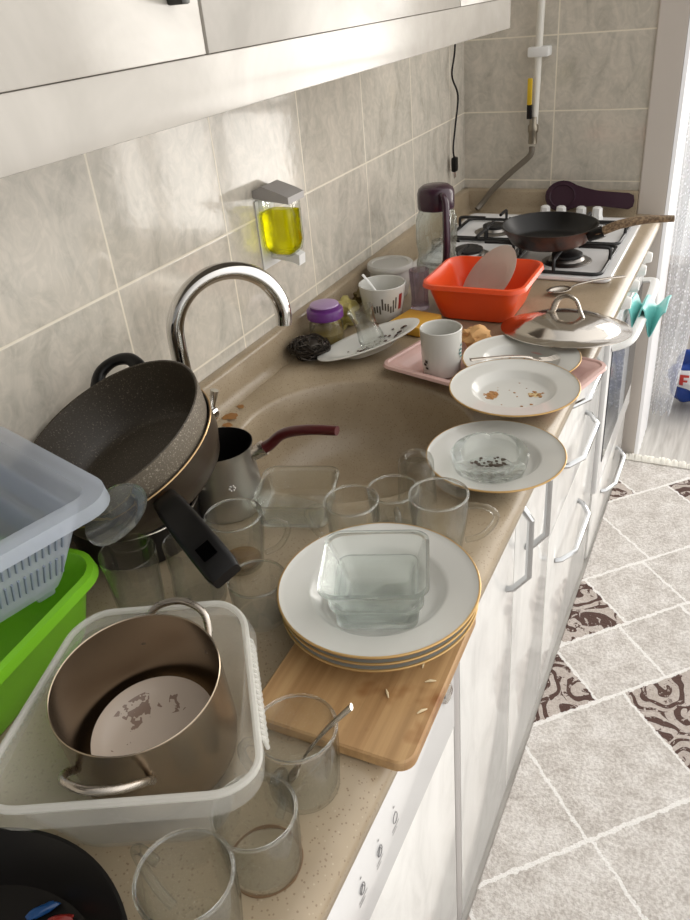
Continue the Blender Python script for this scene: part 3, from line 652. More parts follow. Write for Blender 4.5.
# tumblers
t = thing('drinking_glass', 'ribbed clear tumbler leaning beside the green basin', 'glass', group=MG, mat4=frame((.247, -.341, CT + .004), (.06, -.05, 1)))
bm = vessel([(.026, 0), (.0275, .003), (.030, .05), (.0335, .108)], .002, .008, 60)
for v in bm.verts:
    if .01 < v.co.z < .085:
        a = math.atan2(v.co.y, v.co.x); k = 1 + .012 * math.cos(20 * a); v.co.x *= k; v.co.y *= k
obj('cup', bm, GLASS, t)
t = thing('drinking_glass', 'clear tumbler half hidden under the black pan handle', 'glass', (.292, -.284, CT), group=MG)
obj('cup', vessel([(.031, 0), (.0325, .003), (.0335, .02), (.031, .05), (.033, .092)], .0022, .009, 48), GLASS, t)
t = thing('drinking_glass', 'small clear glass standing upside down beside the sink', 'glass', (.470, .012, CT), group=MG)
bm = lathe([(.0285, 0), (.0275, .02), (.026, .055), (.0255, .068), (.023, .074), (.016, .0745), (.013, .070), (0, .070), (0, .060), (.022, .060), (.024, .05), (.0258, .02), (.0268, 0)], 48, closed=False); obj('cup', bm, GLASS, t)
# teaspoon in mug
def spoon(name, label, mtx, L=.14, bw=.014, m=STEEL, parent=None):
    bm = bmesh.new(); nseg = 12; rows = []
    t = thing(name, label, 'spoon', mat4=mtx)
    g = bmesh.new(); nu, nv = 16, 5; bl = bw * 2.9
    grid = []
    for j in range(nv + 1):
        rr = j / nv; grid.append([g.verts.new((bl / 2 * rr * math.cos(2 * PI * i / nu) * (1 + .12 * math.cos(2 * PI * i / nu)), bw * rr * math.sin(2 * PI * i / nu), -bw * .42 * (1 - rr * rr))) for i in range(nu)])
    for a, b in zip(grid, grid[1:]):
        for i in range(nu): g.faces.new((a[i], a[(i + 1) % nu], b[(i + 1) % nu], b[i]))
    bmesh.ops.remove_doubles(g, verts=g.verts[:], dist=1e-6)
    o = obj('bowl', g, m, t); md = o.modifiers.new('thick', 'SOLIDIFY'); md.thickness = .0014
    pth = catmull([(-bl / 2 + .002, 0, 0), (-bl / 2 - .015, 0, .004), (-L * .6, 0, .006), (-L, 0, .002)], 6)
    obj('handle', tube(pth, [(.0022 + .0022 * (i / (len(pth) - 1)) ** 2) * (1.45 if bw > .015 else 1) for i in range(len(pth))], 8, flat=.45, up=(0, 0, 1)), m, t)
    return t
def aim(p, q, roll=0):
    """frame whose -x axis points from p to q"""
    p, q = Vector(p), Vector(q); x = (p - q).normalized(); zz = Vector((0, 0, 1)); y = zz.cross(x).normalized(); z = x.cross(y)
    return Matrix(((x.x, y.x, z.x, p.x), (x.y, y.y, z.y, p.y), (x.z, y.z, z.z, p.z), (0, 0, 0, 1))) @ Matrix.Rotation(roll, 4, 'X')
spoon('teaspoon', 'steel teaspoon leaning in the relief-glass mug by the board', aim((.536, -.474, CT + .016), (.582, -.452, CT + .086)), .108, .0085)
spoon('tablespoon', 'steel tablespoon lying on the worktop in front of the hob', aim((.474, .905, CT + .0105), (.585, 1.0, CT + .012)), .165, .021)
# ================================================================== BOARD, DISHES
bd = bmesh.new(); loft([(.089, .115, .016, 0), (.091, .117, .018, .002), (.091, .117, .018, .013), (.089, .115, .016, .015)], 6, bd)
o = obj('cutting_board', bd, BAMBOO); o.location = (.541, -.311, CT + .0004); o.rotation_euler = (0, 0, math.radians(1.5)); tag(o, 'bamboo cutting board overhanging the worktop edge under the plate stack', 'cutting board')
pe = bmesh.new()
for k, (x, y, a) in enumerate(((.616, -.32, .5), (.60, -.30, 1.8), (.622, -.36, .9), (.612, -.25, .2), (.58, -.352, 2.2))):
    tube([(x - .006 * math.cos(a), y - .006 * math.sin(a), CT + .0164), (x, y, CT + .0176), (x + .006 * math.cos(a), y + .006 * math.sin(a), CT + .0164)], [.0006, .0016, .0006], 6, bm=pe)
tag(obj('vegetable_shavings', pe, mat('pale shavings', srgb(226, 208, 170), .6)), 'pale vegetable shavings scattered on the bamboo board', 'shavings', kind='stuff')
def glass_dish(label, loc, rot, hx, hy, h, bx, by, t=.004, group='square clear glass dishes'):
    s = [(bx - .006, by - .006, .012, 0), (bx, by, .014, .004), (hx - .004, hy - .004, .018, h - .006), (hx, hy, .02, h - .003), (hx, hy, .02, h), (hx - t, hy - t, .017, h),
         (bx - t + (hx - bx) * .4, by - t + (hy - by) * .4, .014, h * .5), (bx - t, by - t, .012, .009), (bx - t - .006, by - t - .006, .010, .0055)]
    o = obj('glass_dish', loft(s, 7), GLASS_DISH); o.location = loc; o.rotation_euler = (0, 0, rot); tag(o, label, 'glass dish', group); return o
glass_dish('lower square glass dish of two nested on the topmost plate', (.533, -.262, .8885), math.radians(21), .052, .050, .034, .045, .043)
glass_dish('upper square glass dish nested in another on the topmost plate', (.533, -.264, .9015), math.radians(21), .0595, .058, .051, .038, .036)
glass_dish('rectangular clear glass dish beside the coffee pot, at the sink edge', (.317, -.071, CT + .001), math.radians(18), .0575, .056, .042, .049, .048)
# ================================================================== FROSTED STORAGE BOX WITH POT
bx = thing('storage_box', 'frosted clear plastic storage box holding the steel pot', 'storage box', (.405, -.509, CT), math.radians(27.5))
tb = tub(.101, .112, .036, .110, .074, .086, .0016, .006, .020)
for v in tb.verts: v.co.x *= 1 - 1.6 * v.co.y * (v.co.z / .11) ** 2
o = obj('tub', tb, BOX_PL, bx)
rimp = [(x * (1 - 1.6 * y), y, .110) for x, y in rrect(.103, .114, .038, 8)]
obj('rim', tube(rimp, .0035, 8, True), RIM_PL, bx)
for s in (-1, 1):
    rb = bmesh.new()
    for k in range(19):
        y = -.06 + k * .0066; tube([(s * .1015 * (1 - 1.6 * y), y, .1115), (s * .108 * (1 - 1.6 * y), y, .106), (s * .1095 * (1 - 1.6 * y), y, .094)], .0022, 6, bm=rb)
    obj('grip_ribs', rb, RIM_PL, bx)
pt = thing('steel_pot', 'two-handled steel pot standing in the frosted storage box', 'pot', (.400, -.507, CT + .0075), mat4=frame((.4025, -.502, CT + .0105), (.03, -.085, 1)))
PH = .120; PR = .0785
bm = lathe([(0, 0), (.060, 0), (.068, .004), (.075, .016), (.0785, .035), (.0785, .08), (PR, PH), (PR - .0008, PH + .0008), (PR - .0016, PH), (.0769, .08), (.0769, .036), (.0735, .018), (.067, .007), (.058, .003), (0, .003)], 80)
obj('body', bm, STEEL_POT, pt)
def pot_handle(a):
    c, s = math.cos(a), math.sin(a); ra = (-s, c); pts = []
    for u, q, z in ((-.036, .0015, .080), (-.036, .006, .086), (-.034, .020, .099), (-.024, .031, .109), (0, .035, .113), (.024, .031, .109), (.034, .020, .099), (.036, .006, .086), (.036, .0015, .080)):
        rr = math.sqrt(max(PR ** 2 - u * u, 0)) + q * .72; pts.append((c * rr + ra[0] * u, s * rr + ra[1] * u, z))
    return tube(catmull(pts, 5), .0038, 10)
obj('handle', pot_handle(math.radians(102)), STEEL, pt); obj('handle', pot_handle(math.radians(285)), STEEL, pt)
def floral():
    m = mat('flowered porcelain', srgb(206, 192, 178), .2); co = objco(m)
    n = noise_tex(m, co, 42, 3, .6, .8); n2 = noise_tex(m, co, 95, 2, .6)
    sp = N(m, 'ShaderNodeVectorMath', operation='LENGTH'); LK(m, co, sp.inputs[0])
    ring = mathn(m, 'MULTIPLY', mathn(m, 'GREATER_THAN', sp.outputs['Value'], .022), mathn(m, 'LESS_THAN', sp.outputs['Value'], .050))
    k = mathn(m, 'MULTIPLY', ring, mathn(m, 'MULTIPLY', mathn(m, 'GREATER_THAN', n.outputs[0], .52), mathn(m, 'GREATER_THAN', n2.outputs[0], .48)))
    LK(m, mixc(m, mathn(m, 'MULTIPLY', k, .75), srgb(206, 192, 178), srgb(120, 92, 78)), bsdf(m).inputs['Base Color']); return m
sa = thing('saucer', 'white saucer with faded flower pattern lying inside the steel pot', 'saucer', mat4=frame((.396, -.500, CT + .038), (.06, -.12, 1)))
obj('dish', lathe([(0, -.006), (.035, -.006), (.054, .002), (.061, .006), (.0615, .0075), (.059, .0075), (.050, .0035), (.034, -.002), (0, -.002)], 56), floral(), sa)
# ================================================================== GREEN BASIN, COLANDER
gb = thing('green_basin', 'lime green plastic basin under the frosted colander', 'basin', (.138, -.510, CT), math.radians(6))
obj('tub', tub(.094, .146, .040, .098, .076, .126, .0022, .008, .012), GREEN, gb)
gpl = thing('side_plate', 'greyish plate lying in the green basin', 'plate', mat4=frame((.150, -.545, CT + .026), (.10, .05, 1)))
obj('dish', lathe([(0, -.012), (.04, -.012), (.048, -.006), (.058, .001), (.058, .003), (.047, -.003), (.039, -.008), (0, -.008)], 48), mat('mauve-grey porcelain', srgb(190, 178, 172), .3), gpl)
co_ = thing('colander', 'frosted bluish plastic colander tilted over the green basin', 'colander', mat4=Matrix.Translation((.121, -.446, CT + .0995)) @ Matrix.Rotation(math.radians(-15), 4, 'Z'))
obj('bowl', tub(.122, .100, .020, .1205, .082, .064, .0022, .022, .016), COLANDER_PL, co_)
sl = bmesh.new()
for z0, z1 in ((.026, .052), (.066, .092)):
    zz = [z0 + (z1 - z0) * k / 3 for k in range(4)]
    ex = lambda z: .082 + (.122 - .082) * (z - .012) / .1045
    ey = lambda z: .064 + (.100 - .064) * (z - .012) / .1045
    for k in range(-9, 10):
        y = k * .0088
        if abs(y) < .076: tube([(ex(z) + .0008, y * (.8 + z), z) for z in zz], .0016, 5, bm=sl); tube([(-ex(z) - .0008, y * (.8 + z), z) for z in zz], .0016, 5, bm=sl)
    for k in range(-11, 12):
        x = k * .0088
        if abs(x) < .092: tube([(x * (.8 + z), -ey(z) - .0008, z) for z in zz], .0016, 5, bm=sl); tube([(x * (.8 + z), ey(z) + .0008, z) for z in zz], .0016, 5, bm=sl)
obj('slots', sl, mat('slot shade', srgb(132, 142, 158), .6), co_)
for sx in (-1, 1):
    for sy in (-1, 1): obj('foot', box(sx * .056 - .012, sx * .056 + .012, sy * .040 - .012, sy * .040 + .012, -.012, -.0005, .004, 2), COLANDER_PL, co_)
# ================================================================== PAN STACK
bp = thing('saucepan', 'black saucepan on the worktop under the granite pans', 'pan', (.1235, -.199, CT))
obj('body', vessel([(.080, 0), (.086, .003), (.089, .012), (.092, .05), (.093, .055)], .0025, .004, 64), BLACK_PAN, bp)
obj('steel_rim', tube([(.092 * math.cos(2 * PI * i / 64), .092 * math.sin(2 * PI * i / 64), .0565) for i in range(64)], .0016, 6, True), STEEL, bp)
n_ = Vector((-.202, -.315, .928)).normalized(); c_ = Vector((.144, -.225, 1.031))
GF = frame(c_ - n_ * .038, n_)
g1 = thing('frying_pan', 'brown-black pan with gold rim and long black handle, holding the granite pan', 'pan', mat4=GF)
obj('body', lathe([(0, -.062), (.100, -.062), (.110, -.056), (.122, -.03), (.1275, 0), (.1285, .0005), (.1262, .0005), (.1205, -.03), (.108, -.0545), (.099, -.059), (0, -.059)], 72), mat('bronze-black coating', srgb(52, 43, 34), .3), g1)
obj('gold_rim', tube([(.1285 * math.cos(2 * PI * i / 72), .1285 * math.sin(2 * PI * i / 72), .0006) for i in range(72)], .0013, 6, True), mat('brass edge', srgb(190, 160, 118), .3, .8), g1)['label'] = 'thin gold edge'
ang = math.radians(326); ca_, sa_ = math.cos(ang), math.sin(ang)
hs = bmesh.new()
def hpt(q, w, z): return Vector((ca_ * q - sa_ * w, sa_ * q + ca_ * w, z))
secs = [(.127, .013, -.016, .009), (.135, .016, -.012, .010), (.16, .018, -.012, .011), (.20, .019, -.016, .011), (.24, .0195, -.024, .010), (.272, .0195, -.034, .009), (.282, .017, -.038, .006)]
rings = []
for q, hw, z, th in secs:
    rings.append([hs.verts.new(hpt(q, x, z + y)) for x, y in rrect(hw, th, min(hw, th) * .7, 4)])
for A, B in zip(rings, rings[1:]):
    for k in range(len(A)): hs.faces.new((A[k], A[(k + 1) % len(A)], B[(k + 1) % len(A)], B[k]))
hs.faces.new(rings[0][::-1]); hs.faces.new(rings[-1])
hd = obj('handle', hs, BLACK, g1); hd['label'] = 'long black handle with square hanging hole'
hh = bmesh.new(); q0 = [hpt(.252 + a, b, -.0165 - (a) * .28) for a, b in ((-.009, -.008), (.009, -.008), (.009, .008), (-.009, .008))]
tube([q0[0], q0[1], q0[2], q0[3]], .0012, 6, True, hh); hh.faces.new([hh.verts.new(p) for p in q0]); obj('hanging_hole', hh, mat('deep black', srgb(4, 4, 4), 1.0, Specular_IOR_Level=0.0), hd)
obj('handle_joint', tube([hpt(.126, 0, -.016), hpt(.138, 0, -.013)], .011, 12), mat('copper sleeve', srgb(120, 84, 52), .35, .8), g1)
g2 = thing('granite_pan', 'deep grey granite pan leaning against the tiled wall with two loop handles', 'pan', mat4=frame(c_, n_))
obj('outside', lathe([(0, -.082), (.098, -.082), (.108, -.076), (.117, -.052), (.1245, -.035), (.1305, -.01), (.132, 0), (.1322, .001)], 80), GRANITE_O, g2)
obj('inside', lathe([(.1322, .001), (.131, .0022), (.1292, .001), (.127, -.012), (.1215, -.036), (.113, -.056), (.105, -.073), (.097, -.078), (0, -.0785)], 80), GRANITE, g2)
def loop_handle(a):
    c, s = math.cos(a), math.sin(a); pts = []
    for u, q, z in ((-.034, .0085, -.014), (-.033, .018, -.008), (-.022, .029, .0), (0, .033, .003), (.022, .029, .0), (.033, .018, -.008), (.034, .0085, -.014)):
        rr = math.sqrt(.131 ** 2 - u * u) + q; pts.append((c * rr - s * u, s * rr + c * u, z))
    return tube(catmull(pts, 6), [.0085 + .003 * abs(2 * i / 36 - 1) for i in range(37)], 12, flat=.9, up=(0, 0, 1))
obj('handle', loop_handle(math.radians(122)), BLACK, g2); 
obj('handle_joint', box(-.034, .034, .1315, .146, -.022, -.007, .004), BLACK, g2).rotation_euler = (0, 0, math.radians(122 - 90))
gs = thing('glass_saucer', 'small clear oval glass dish leaning on the pan stack beside the colander', 'saucer', mat4=frame((.281, -.370, 1.027), (-.34, -.70, .63), 0))
bm = lathe([(0, -.008), (.020, -.008), (.030, -.006), (.050, .004), (.053, .006), (.049, .0065), (.029, -.003), (0, -.005)], 48)
for v in bm.verts:
    v.co.y *= .62
    if v.co.x > .02: v.co.x += (v.co.x - .02) * .35
obj('dish', bm, GLASS_DISH, gs)
# coffee pot (cezve)
cz = thing('coffee_pot', 'steel long-handled coffee pot with black inside and maroon handle', 'coffee pot', (.207, -.092, CT))
bm = lathe([(0, 0), (.050, 0), (.054, .004), (.0545, .012), (.051, .06), (.0475, .092), (.049, .102), (.0505, .106)], 64)
def lip(bm, a0=math.radians(-105)):
    for v in bm.verts:
        if v.co.z > .07:
            a = math.atan2(v.co.y, v.co.x); d = (a - a0 + PI) % (2 * PI) - PI; k = math.exp(-(d / .22) ** 2) * (v.co.z - .07) / .036
            v.co.x += .008 * k * math.cos(a0); v.co.y += .008 * k * math.sin(a0); v.co.z -= .003 * k
    return bm
obj('body', lip(bm), mat('coffee pot steel', srgb(176, 172, 164), .3, .9), cz)
obj('inside', lip(lathe([(.0505, .106), (.0493, .1062), (.0463, .092), (.0495, .06), (.052, .012), (.048, .006), (0, .006)], 64)), BLACK_PAN, cz)['label'] = 'black stained inside'
hp = catmull([(.046, .022, .088), (.066, .032, .098), (.09, .038, .118), (.13, .040, .130), (.175, .042, .135)], 6)
obj('handle', tube(hp, [.0105 - .003 * abs(i / (len(hp) - 1) - .2) for i in range(len(hp))], 12, flat=.8, up=(0, 0, 1)), MAROON, cz)['label'] = 'maroon plastic handle'
obj('handle_socket', tube([(.040, .019, .083), (.060, .029, .095)], [.010, .0115], 14), STEEL, cz)
em = bmesh.new()
for k in range(6):
    a = k * PI / 3; p = math.radians(-42); c0 = Vector((.0535 * math.cos(p), .0535 * math.sin(p), .06)); tv = Vector((-math.sin(p), math.cos(p), 0))
    blob(em, c0 + tv * (.004 * math.cos(a)) + Vector((0, 0, .004 * math.sin(a))), .0018, k, 1, .1)
obj('flower_emblem', em, mat('etched pale steel', srgb(206, 202, 196), .5), cz)
# big black pan at the near end
bpn = thing('large_frying_pan', 'large black frying pan at the near end of the worktop', 'pan', (.402, -.776, CT + .0005))
obj('body', lathe([(0, 0), (.118, 0), (.126, .004), (.138, .03), (.1475, .044), (.15, .046), (.1505, .0475), (.1475, .0475), (.135, .031), (.123, .0065), (.116, .004), (0, .004)], 88), BLACK_PAN, bpn)
# two coloured scraps in it
b = blob(bmesh.new(), (0, 0, 0), .009, 3, 3, .3, (1.5, .55, .4)); o = obj('blue_wrapper', b, mat('blue foil', srgb(22, 66, 116), .3)); o.location = (.399, -.668, CT + .0085); o.rotation_euler = (0, 0, .9); tag(o, 'small crumpled blue wrapper in the large black pan', 'wrapper')
b = blob(bmesh.new(), (0, 0, 0), .0085, 5, 3, .3, (1.4, .5, .4)); o = obj('red_wrapper', b, mat('red foil', srgb(130, 34, 28), .3)); o.location = (.419, -.668, CT + .0085); o.rotation_euler = (0, 0, .6); tag(o, 'small crumpled red wrapper in the large black pan', 'wrapper')
# ================================================================== BEYOND THE SINK
tr_ = thing('tray', 'dusty pink plastic tray under plates and white mug', 'tray', (.449, .449, CT + .0003), math.radians(-15))
obj('tray_body', tub(.178, .104, .02, .0215, .160, .086, .002, .007, .006), PINK, tr_)
wm = thing('white_mug', 'white ceramic mug with small dark print, on the pink tray', 'mug', (.358, .425, CT + .0045))
obj('cup', vessel([(.033, 0), (.0355, .003), (.0375, .03), (.0395, .086), (.040, .09)], .003, .005, 56), CERAMIC, wm)
pm = bmesh.new()
def curved_mark(bm, r, a0, a1, z0, z1):
    k = 4; A = [bm.verts.new((r * math.cos(a0 + (a1 - a0) * i / k), r * math.sin(a0 + (a1 - a0) * i / k), z0)) for i in range(k + 1)]; B = [bm.verts.new((r * math.cos(a0 + (a1 - a0) * i / k), r * math.sin(a0 + (a1 - a0) * i / k), z1)) for i in range(k + 1)]
    for i in range(k): bm.faces.new((A[i], A[i + 1], B[i + 1], B[i]))
for z0, z1, a0, a1 in ((.05, .054, -12, 6), (.043, .047, -14, 3), (.036, .040, -10, 5), (.058, .062, -6, 6)): curved_mark(pm, .0396, math.radians(a0), math.radians(a1), z0, z1)
obj('print', pm, mat('teal print', srgb(72, 120, 116), .5), wm)['label'] = 'small teal printed lines'
pm = bmesh.new()
for z0, z1, a0, a1 in ((.03, .036, -122, -112), (.024, .029, -128, -117), (.018, .022, -121, -110)): curved_mark(pm, .0386, math.radians(a0), math.radians(a1), z0, z1)
obj('print', pm, mat('black print', srgb(60, 52, 50), .5), wm)
fk = thing('fork', 'steel fork lying across the soup plate on the pink tray', 'fork', mat4=aim((.540, .458, .881), (.41, .350, .910)))
fb = bmesh.new()
tube(catmull([(-.020, 0, 0), (-.04, 0, .003), (-.08, 0, .003), (-.14, 0, -.002)], 6), [.0055 - .0018 * math.sin(PI * i / 18) for i in range(19)], 8, bm=fb, flat=.4, up=(0, 0, 1)); obj('handle', fb, STEEL, fk)
fb = bmesh.new(); tube([(-.022, 0, 0), (-.012, 0, -.003), (.0, 0, -.004)], [.004, .009, .010], 8, bm=fb, flat=.16, up=(0, 0, 1))
for k in range(4): tube([(-.002, -.0075 + k * .005, -.004), (.018, -.0075 + k * .005, -.003), (.034, -.007 + k * .0047, .002)], [.0014, .0013, .0008], 6, bm=fb)
obj('tines', fb, STEEL, fk)
b = blob(bmesh.new(), (0, 0, 0), .026, 4, 3, .7, (1.3, .9, .75)); o = obj('bread_piece', b, mat('bread crust', srgb(206, 160, 106), .8)); o.location = (.386, .548, CT + .028); o.rotation_euler = (.2, .1, .5); tag(o, 'torn piece of bread behind the white mug on the tray', 'bread')
# tub
ot = thing('orange_tub', 'bright orange plastic tub in front of the hob', 'tub', (.333, .770, CT))
obj('tub_body', tub(.108, .102, .034, .086, .084, .081, .002, .006, .010), ORANGE, ot)
cpl = thing('plastic_plate', 'translucent white plastic plate leaning in the orange tub', 'plate', mat4=frame((.340, .786, .907), (-.56, -.50, .66)))
obj('dish', lathe([(0, -.010), (.045, -.010), (.052, -.007), (.066, -.001), (.082, .002), (.083, .0035), (.066, .0012), (.051, -.005), (.044, -.0078), (0, -.0078)], 56), plastic_clear('milky plate plastic', srgb(206, 198, 188), .10, .35), cpl)
# steel lid
sl_ = thing('pan_lid', 'domed steel pan lid with arched handle on the worktop edge', 'lid', mat4=frame((.546, .632, .8690), (0.0, .105, 1)))
obj('dome', lathe([(.125, -.001), (.128, .0005), (.128, .002), (.122, .0035), (.110, .004), (.100, .009), (.085, .019), (.06, .026), (.03, .0295), (0, .030), (0, .0288), (.03, .0283), (.06, .0248), (.085, .0178), (.099, .0076), (.105, .0028)], 80, closed=False), CHROME if False else steel_mat('polished steel', srgb(196, 190, 182), .12), sl_)
hp = catmull([(-.036, .012, .027), (-.030, .010, .034), (-.022, .008, .056), (-.004, .002, .066), (.016, -.004, .060), (.027, -.008, .040), (.034, -.010, .027)], 6)
obj('handle', tube(hp, .0075, 10, flat=.5, up=None), STEEL, sl_)
# jug
jg = thing('water_jug', 'clear glass jug with dark aubergine lid and handle beside the hob', 'jug', (.160, .940, CT)); jg.scale = (1.06, 1.06, 1.03)
bm = loft([(.036, .036, .018, 0), (.041, .041, .02, .004), (.042, .042, .02, .05), (.038, .038, .02, .07), (.042, .042, .022, .10), (.042, .042, .024, .15), (.038, .038, .03, .168), (.036, .036, .034, .176), (.034, .034, .032, .176), (.036, .036, .028, .166), (.040, .040, .022, .15), (.040, .040, .02, .10), (.036, .036, .018, .07), (.040, .040, .018, .05), (.038, .038, .018, .010)], 6); obj('body', bm, GLASS_DISH, jg)
obj('lid', lathe([(0, .172), (.037, .172), (.041, .174), (.042, .178), (.042, .208), (.039, .218), (.030, .225), (0, .228)], 48), PURPLE, jg)
hp = catmull([(.024, -.028, .205), (.034, -.042, .208), (.042, -.052, .195), (.044, -.055, .15), (.044, -.055, .10), (.040, -.050, .065), (.036, -.044, .06)], 6)
obj('handle', tube(hp, .0105, 10, flat=.8), PURPLE, jg)
# lidded bowl
lb = thing('lidded_bowl', 'white bowl with translucent lid by the wall, behind the printed cup', 'bowl', (.088, .812, CT))
obj('bowl', vessel([(.036, 0), (.040, .004), (.049, .05), (.052, .075)], .002, .004, 48), CERAMIC, lb)
obj('lid', lathe([(.0505, .068), (.0545, .068), (.0555, .070), (.0555, .079), (.053, .082), (.044, .082), (.042, .0795), (0, .0795)], 48), plastic_clear('milky lid', srgb(228, 226, 220), .15, .3), lb)
# printed cup with teaspoon
pc = thing('printed_cup', 'white cup with dark and red print, behind the oval platter', 'cup', (.130, .668, CT))
obj('cup', vessel([(.036, 0), (.040, .004), (.048, .045), (.053, .082)], .0026, .005, 56), CERAMIC, pc)
pm = bmesh.new(); rn = random.Random(4)
for k in range(9):
    a = math.radians(-92 + k * 7.5); z0 = .030 + rn.uniform(-.006, .006); curved_mark(pm, .0368 + (z0 + .02) * .21 + .001, a, a + math.radians(4.5), z0, z0 + rn.uniform(.014, .03))
for v in pm.verts:
    k = (.0415 + (v.co.z - .004) * .158) / math.hypot(v.co.x, v.co.y); v.co.x *= k; v.co.y *= k
obj('print', pm, mat('dark print', srgb(84, 78, 70), .5), pc)
pm = bmesh.new(); curved_mark(pm, .05, math.radians(-20), math.radians(-8), .03, .066)
for v in pm.verts:
    k = (.0417 + (v.co.z - .004) * .158) / math.hypot(v.co.x, v.co.y); v.co.x *= k; v.co.y *= k
obj('print', pm, mat('red print', srgb(150, 44, 44), .5), pc)['label'] = 'red printed mark'
spoon('plastic_spoon', 'white plastic spoon standing in the printed cup', aim((.148, .652, CT + .022), (.082, .662, CT + .103)), .10, .009, WHITE_PL)
# purple tinted glass
t = thing('faceted_glass', 'slim lilac-tinted faceted glass between the printed cup and the orange tub', 'glass', (.190, .742, CT))
obj('cup', vessel([(.020, 0), (.022, .003), (.020, .03), (.024, .092)], .002, .012, 10), GLASS_P, t, smooth=False)
# violet-lid jar
jr = thing('glass_jar', 'glass jar with violet screw lid and olive contents, by the wall', 'jar', (.074, .496, CT))
obj('jar_body', vessel([(.032, 0), (.036, .004), (.037, .03), (.036, .052), (.031, .060), (.031, .064)], .002, .005, 48), GLASS, jr)
obj('contents', lathe([(0, .006), (.030, .006), (.0338, .012), (.0342, .030), (.03, .034), (0, .036)], 32), mat('olive paste', srgb(122, 104, 54), .6), jr)
obj('lid', lathe([(.036, .062), (.0385, .064), (.0385, .080), (.036, .083), (.031, .084), (.031, .0895)], 48), VIOLET, jr)
obj('lid_top', lathe([(.031, .0895), (.0295, .092), (.02, .0945), (0, .0955)], 48), VIOLET_L, jr)['label'] = 'lilac lid top'
# steel wool
wl = bmesh.new(); rn = random.Random(11)
for k in range(70):
    th, ph = rn.uniform(0, 2 * PI), rn.uniform(-.5 * PI, .5 * PI); pts = []
    for j in range(7):
        th += rn.uniform(.2, .7); ph += rn.uniform(-.5, .5); r = rn.uniform(.75, 1.05)
        pts.append((.034 * r * math.cos(ph) * math.cos(th), .034 * r * math.cos(ph) * math.sin(th), .021 + .019 * r * math.sin(ph)))
    tube(catmull(pts, 3), .0011, 4, bm=wl)
blob(wl, (0, 0, .021), .026, 1, 2, .3, (1, 1, .62))
o = obj('steel_wool', wl, mat('dark steel wool', srgb(62, 56, 50), .4, .6)); o.location = (.070, .420, CT); o.scale = (1.3, 1.3, 1.2); tag(o, 'dark steel wool scourer in front of the violet-lid jar', 'scourer')
# olive bag
b = blob(bmesh.new(), (0, 0, 0), .036, 6, 4, .9, (.75, 1.25, .85)); 
for v in b.verts: v.co += v.co.normalized() * .004 * noise.noise(v.co * 130); v.co.z = max(v.co.z, -.024)
o = obj('crumpled_bag', b, mat('olive wrapper', srgb(160, 148, 86), .45)); o.location = (.062, .598, CT + .026); tag(o, 'crumpled olive-green bag against the wall behind the jar', 'bag')
b = blob(bmesh.new(), (0, 0, 0), .022, 8, 3, .8, (.8, 1.2, .8)); o = obj('herb_scraps', b, mat('dark olive leaves', srgb(98, 84, 40), .6)); o.location = (.058, .705, CT + .030); tag(o, 'dark olive leaf bundle beside the lidded bowl', 'herbs')
b = blob(bmesh.new(), (0, 0, 0), .016, 2, 3, .4, (1, 1, .8))
# oval platter with tea glass
OP = Matrix.Translation((.186, .468, CT + .033)) @ Matrix.Rotation(math.radians(49), 4, 'Z') @ Matrix.Rotation(math.radians(-9), 4, 'Y') @ Matrix.Rotation(math.radians(-7), 4, 'X')
op = thing('oval_platter', 'white oval platter with dark food scraps, tilted at the far sink edge', 'platter', mat4=OP)
bm = lathe([(0, -.020), (.045, -.020), (.052, -.021), (.06, -.016), (.092, -.003), (.114, .0015), (.1145, .003), (.112, .0035), (.091, .001), (.058, -.012), (.05, -.0165), (0, -.0165)], 72)
for v in bm.verts: v.co.y *= .55
obj('dish', bm, CERAMIC, op)
rn = random.Random(21); bm = bmesh.new()
for k in range(34):
    a = rn.uniform(0, 2 * PI); d = math.sqrt(rn.random()); x_ = .012 + .075 * d * math.cos(a); y_ = .028 * d * math.sin(a)
    rr = math.hypot(x_, y_ / .55); z_ = -.0165 if rr < .05 else -.0165 + (rr - .05) * .5
    blob(bm, (x_, y_, z_ + .001), rn.uniform(.001, .004), k, 1, .7, (1.4, 1, .5))
o = obj('food_scraps', bm, mat('dark food', srgb(70, 40, 28), .5)); o.matrix_world = OP; tag(o, 'dark reddish scraps on the oval platter', 'food scraps', kind='stuff')
tg = thing('tea_glass', 'waisted tea glass tilted in the oval platter', 'glass', mat4=frame((.197, .466, .8655), (-.26, -.12, 1)))
obj('cup', vessel([(.022, 0), (.0255, .004), (.0265, .018), (.0225, .045), (.0235, .062), (.0275, .082)], .0018, .006, 48), GLASS, tg)
# sponge
o = obj('sponge', box(-.042, .042, -.045, .045, 0, .022, .004), mat('yellow sponge', srgb(214, 164, 62), .9)); o.location = (.222, .628, CT + .001); o.rotation_euler = (0, 0, math.radians(-12)); tag(o, 'flat yellow-orange sponge cloth in front of the orange tub', 'sponge')
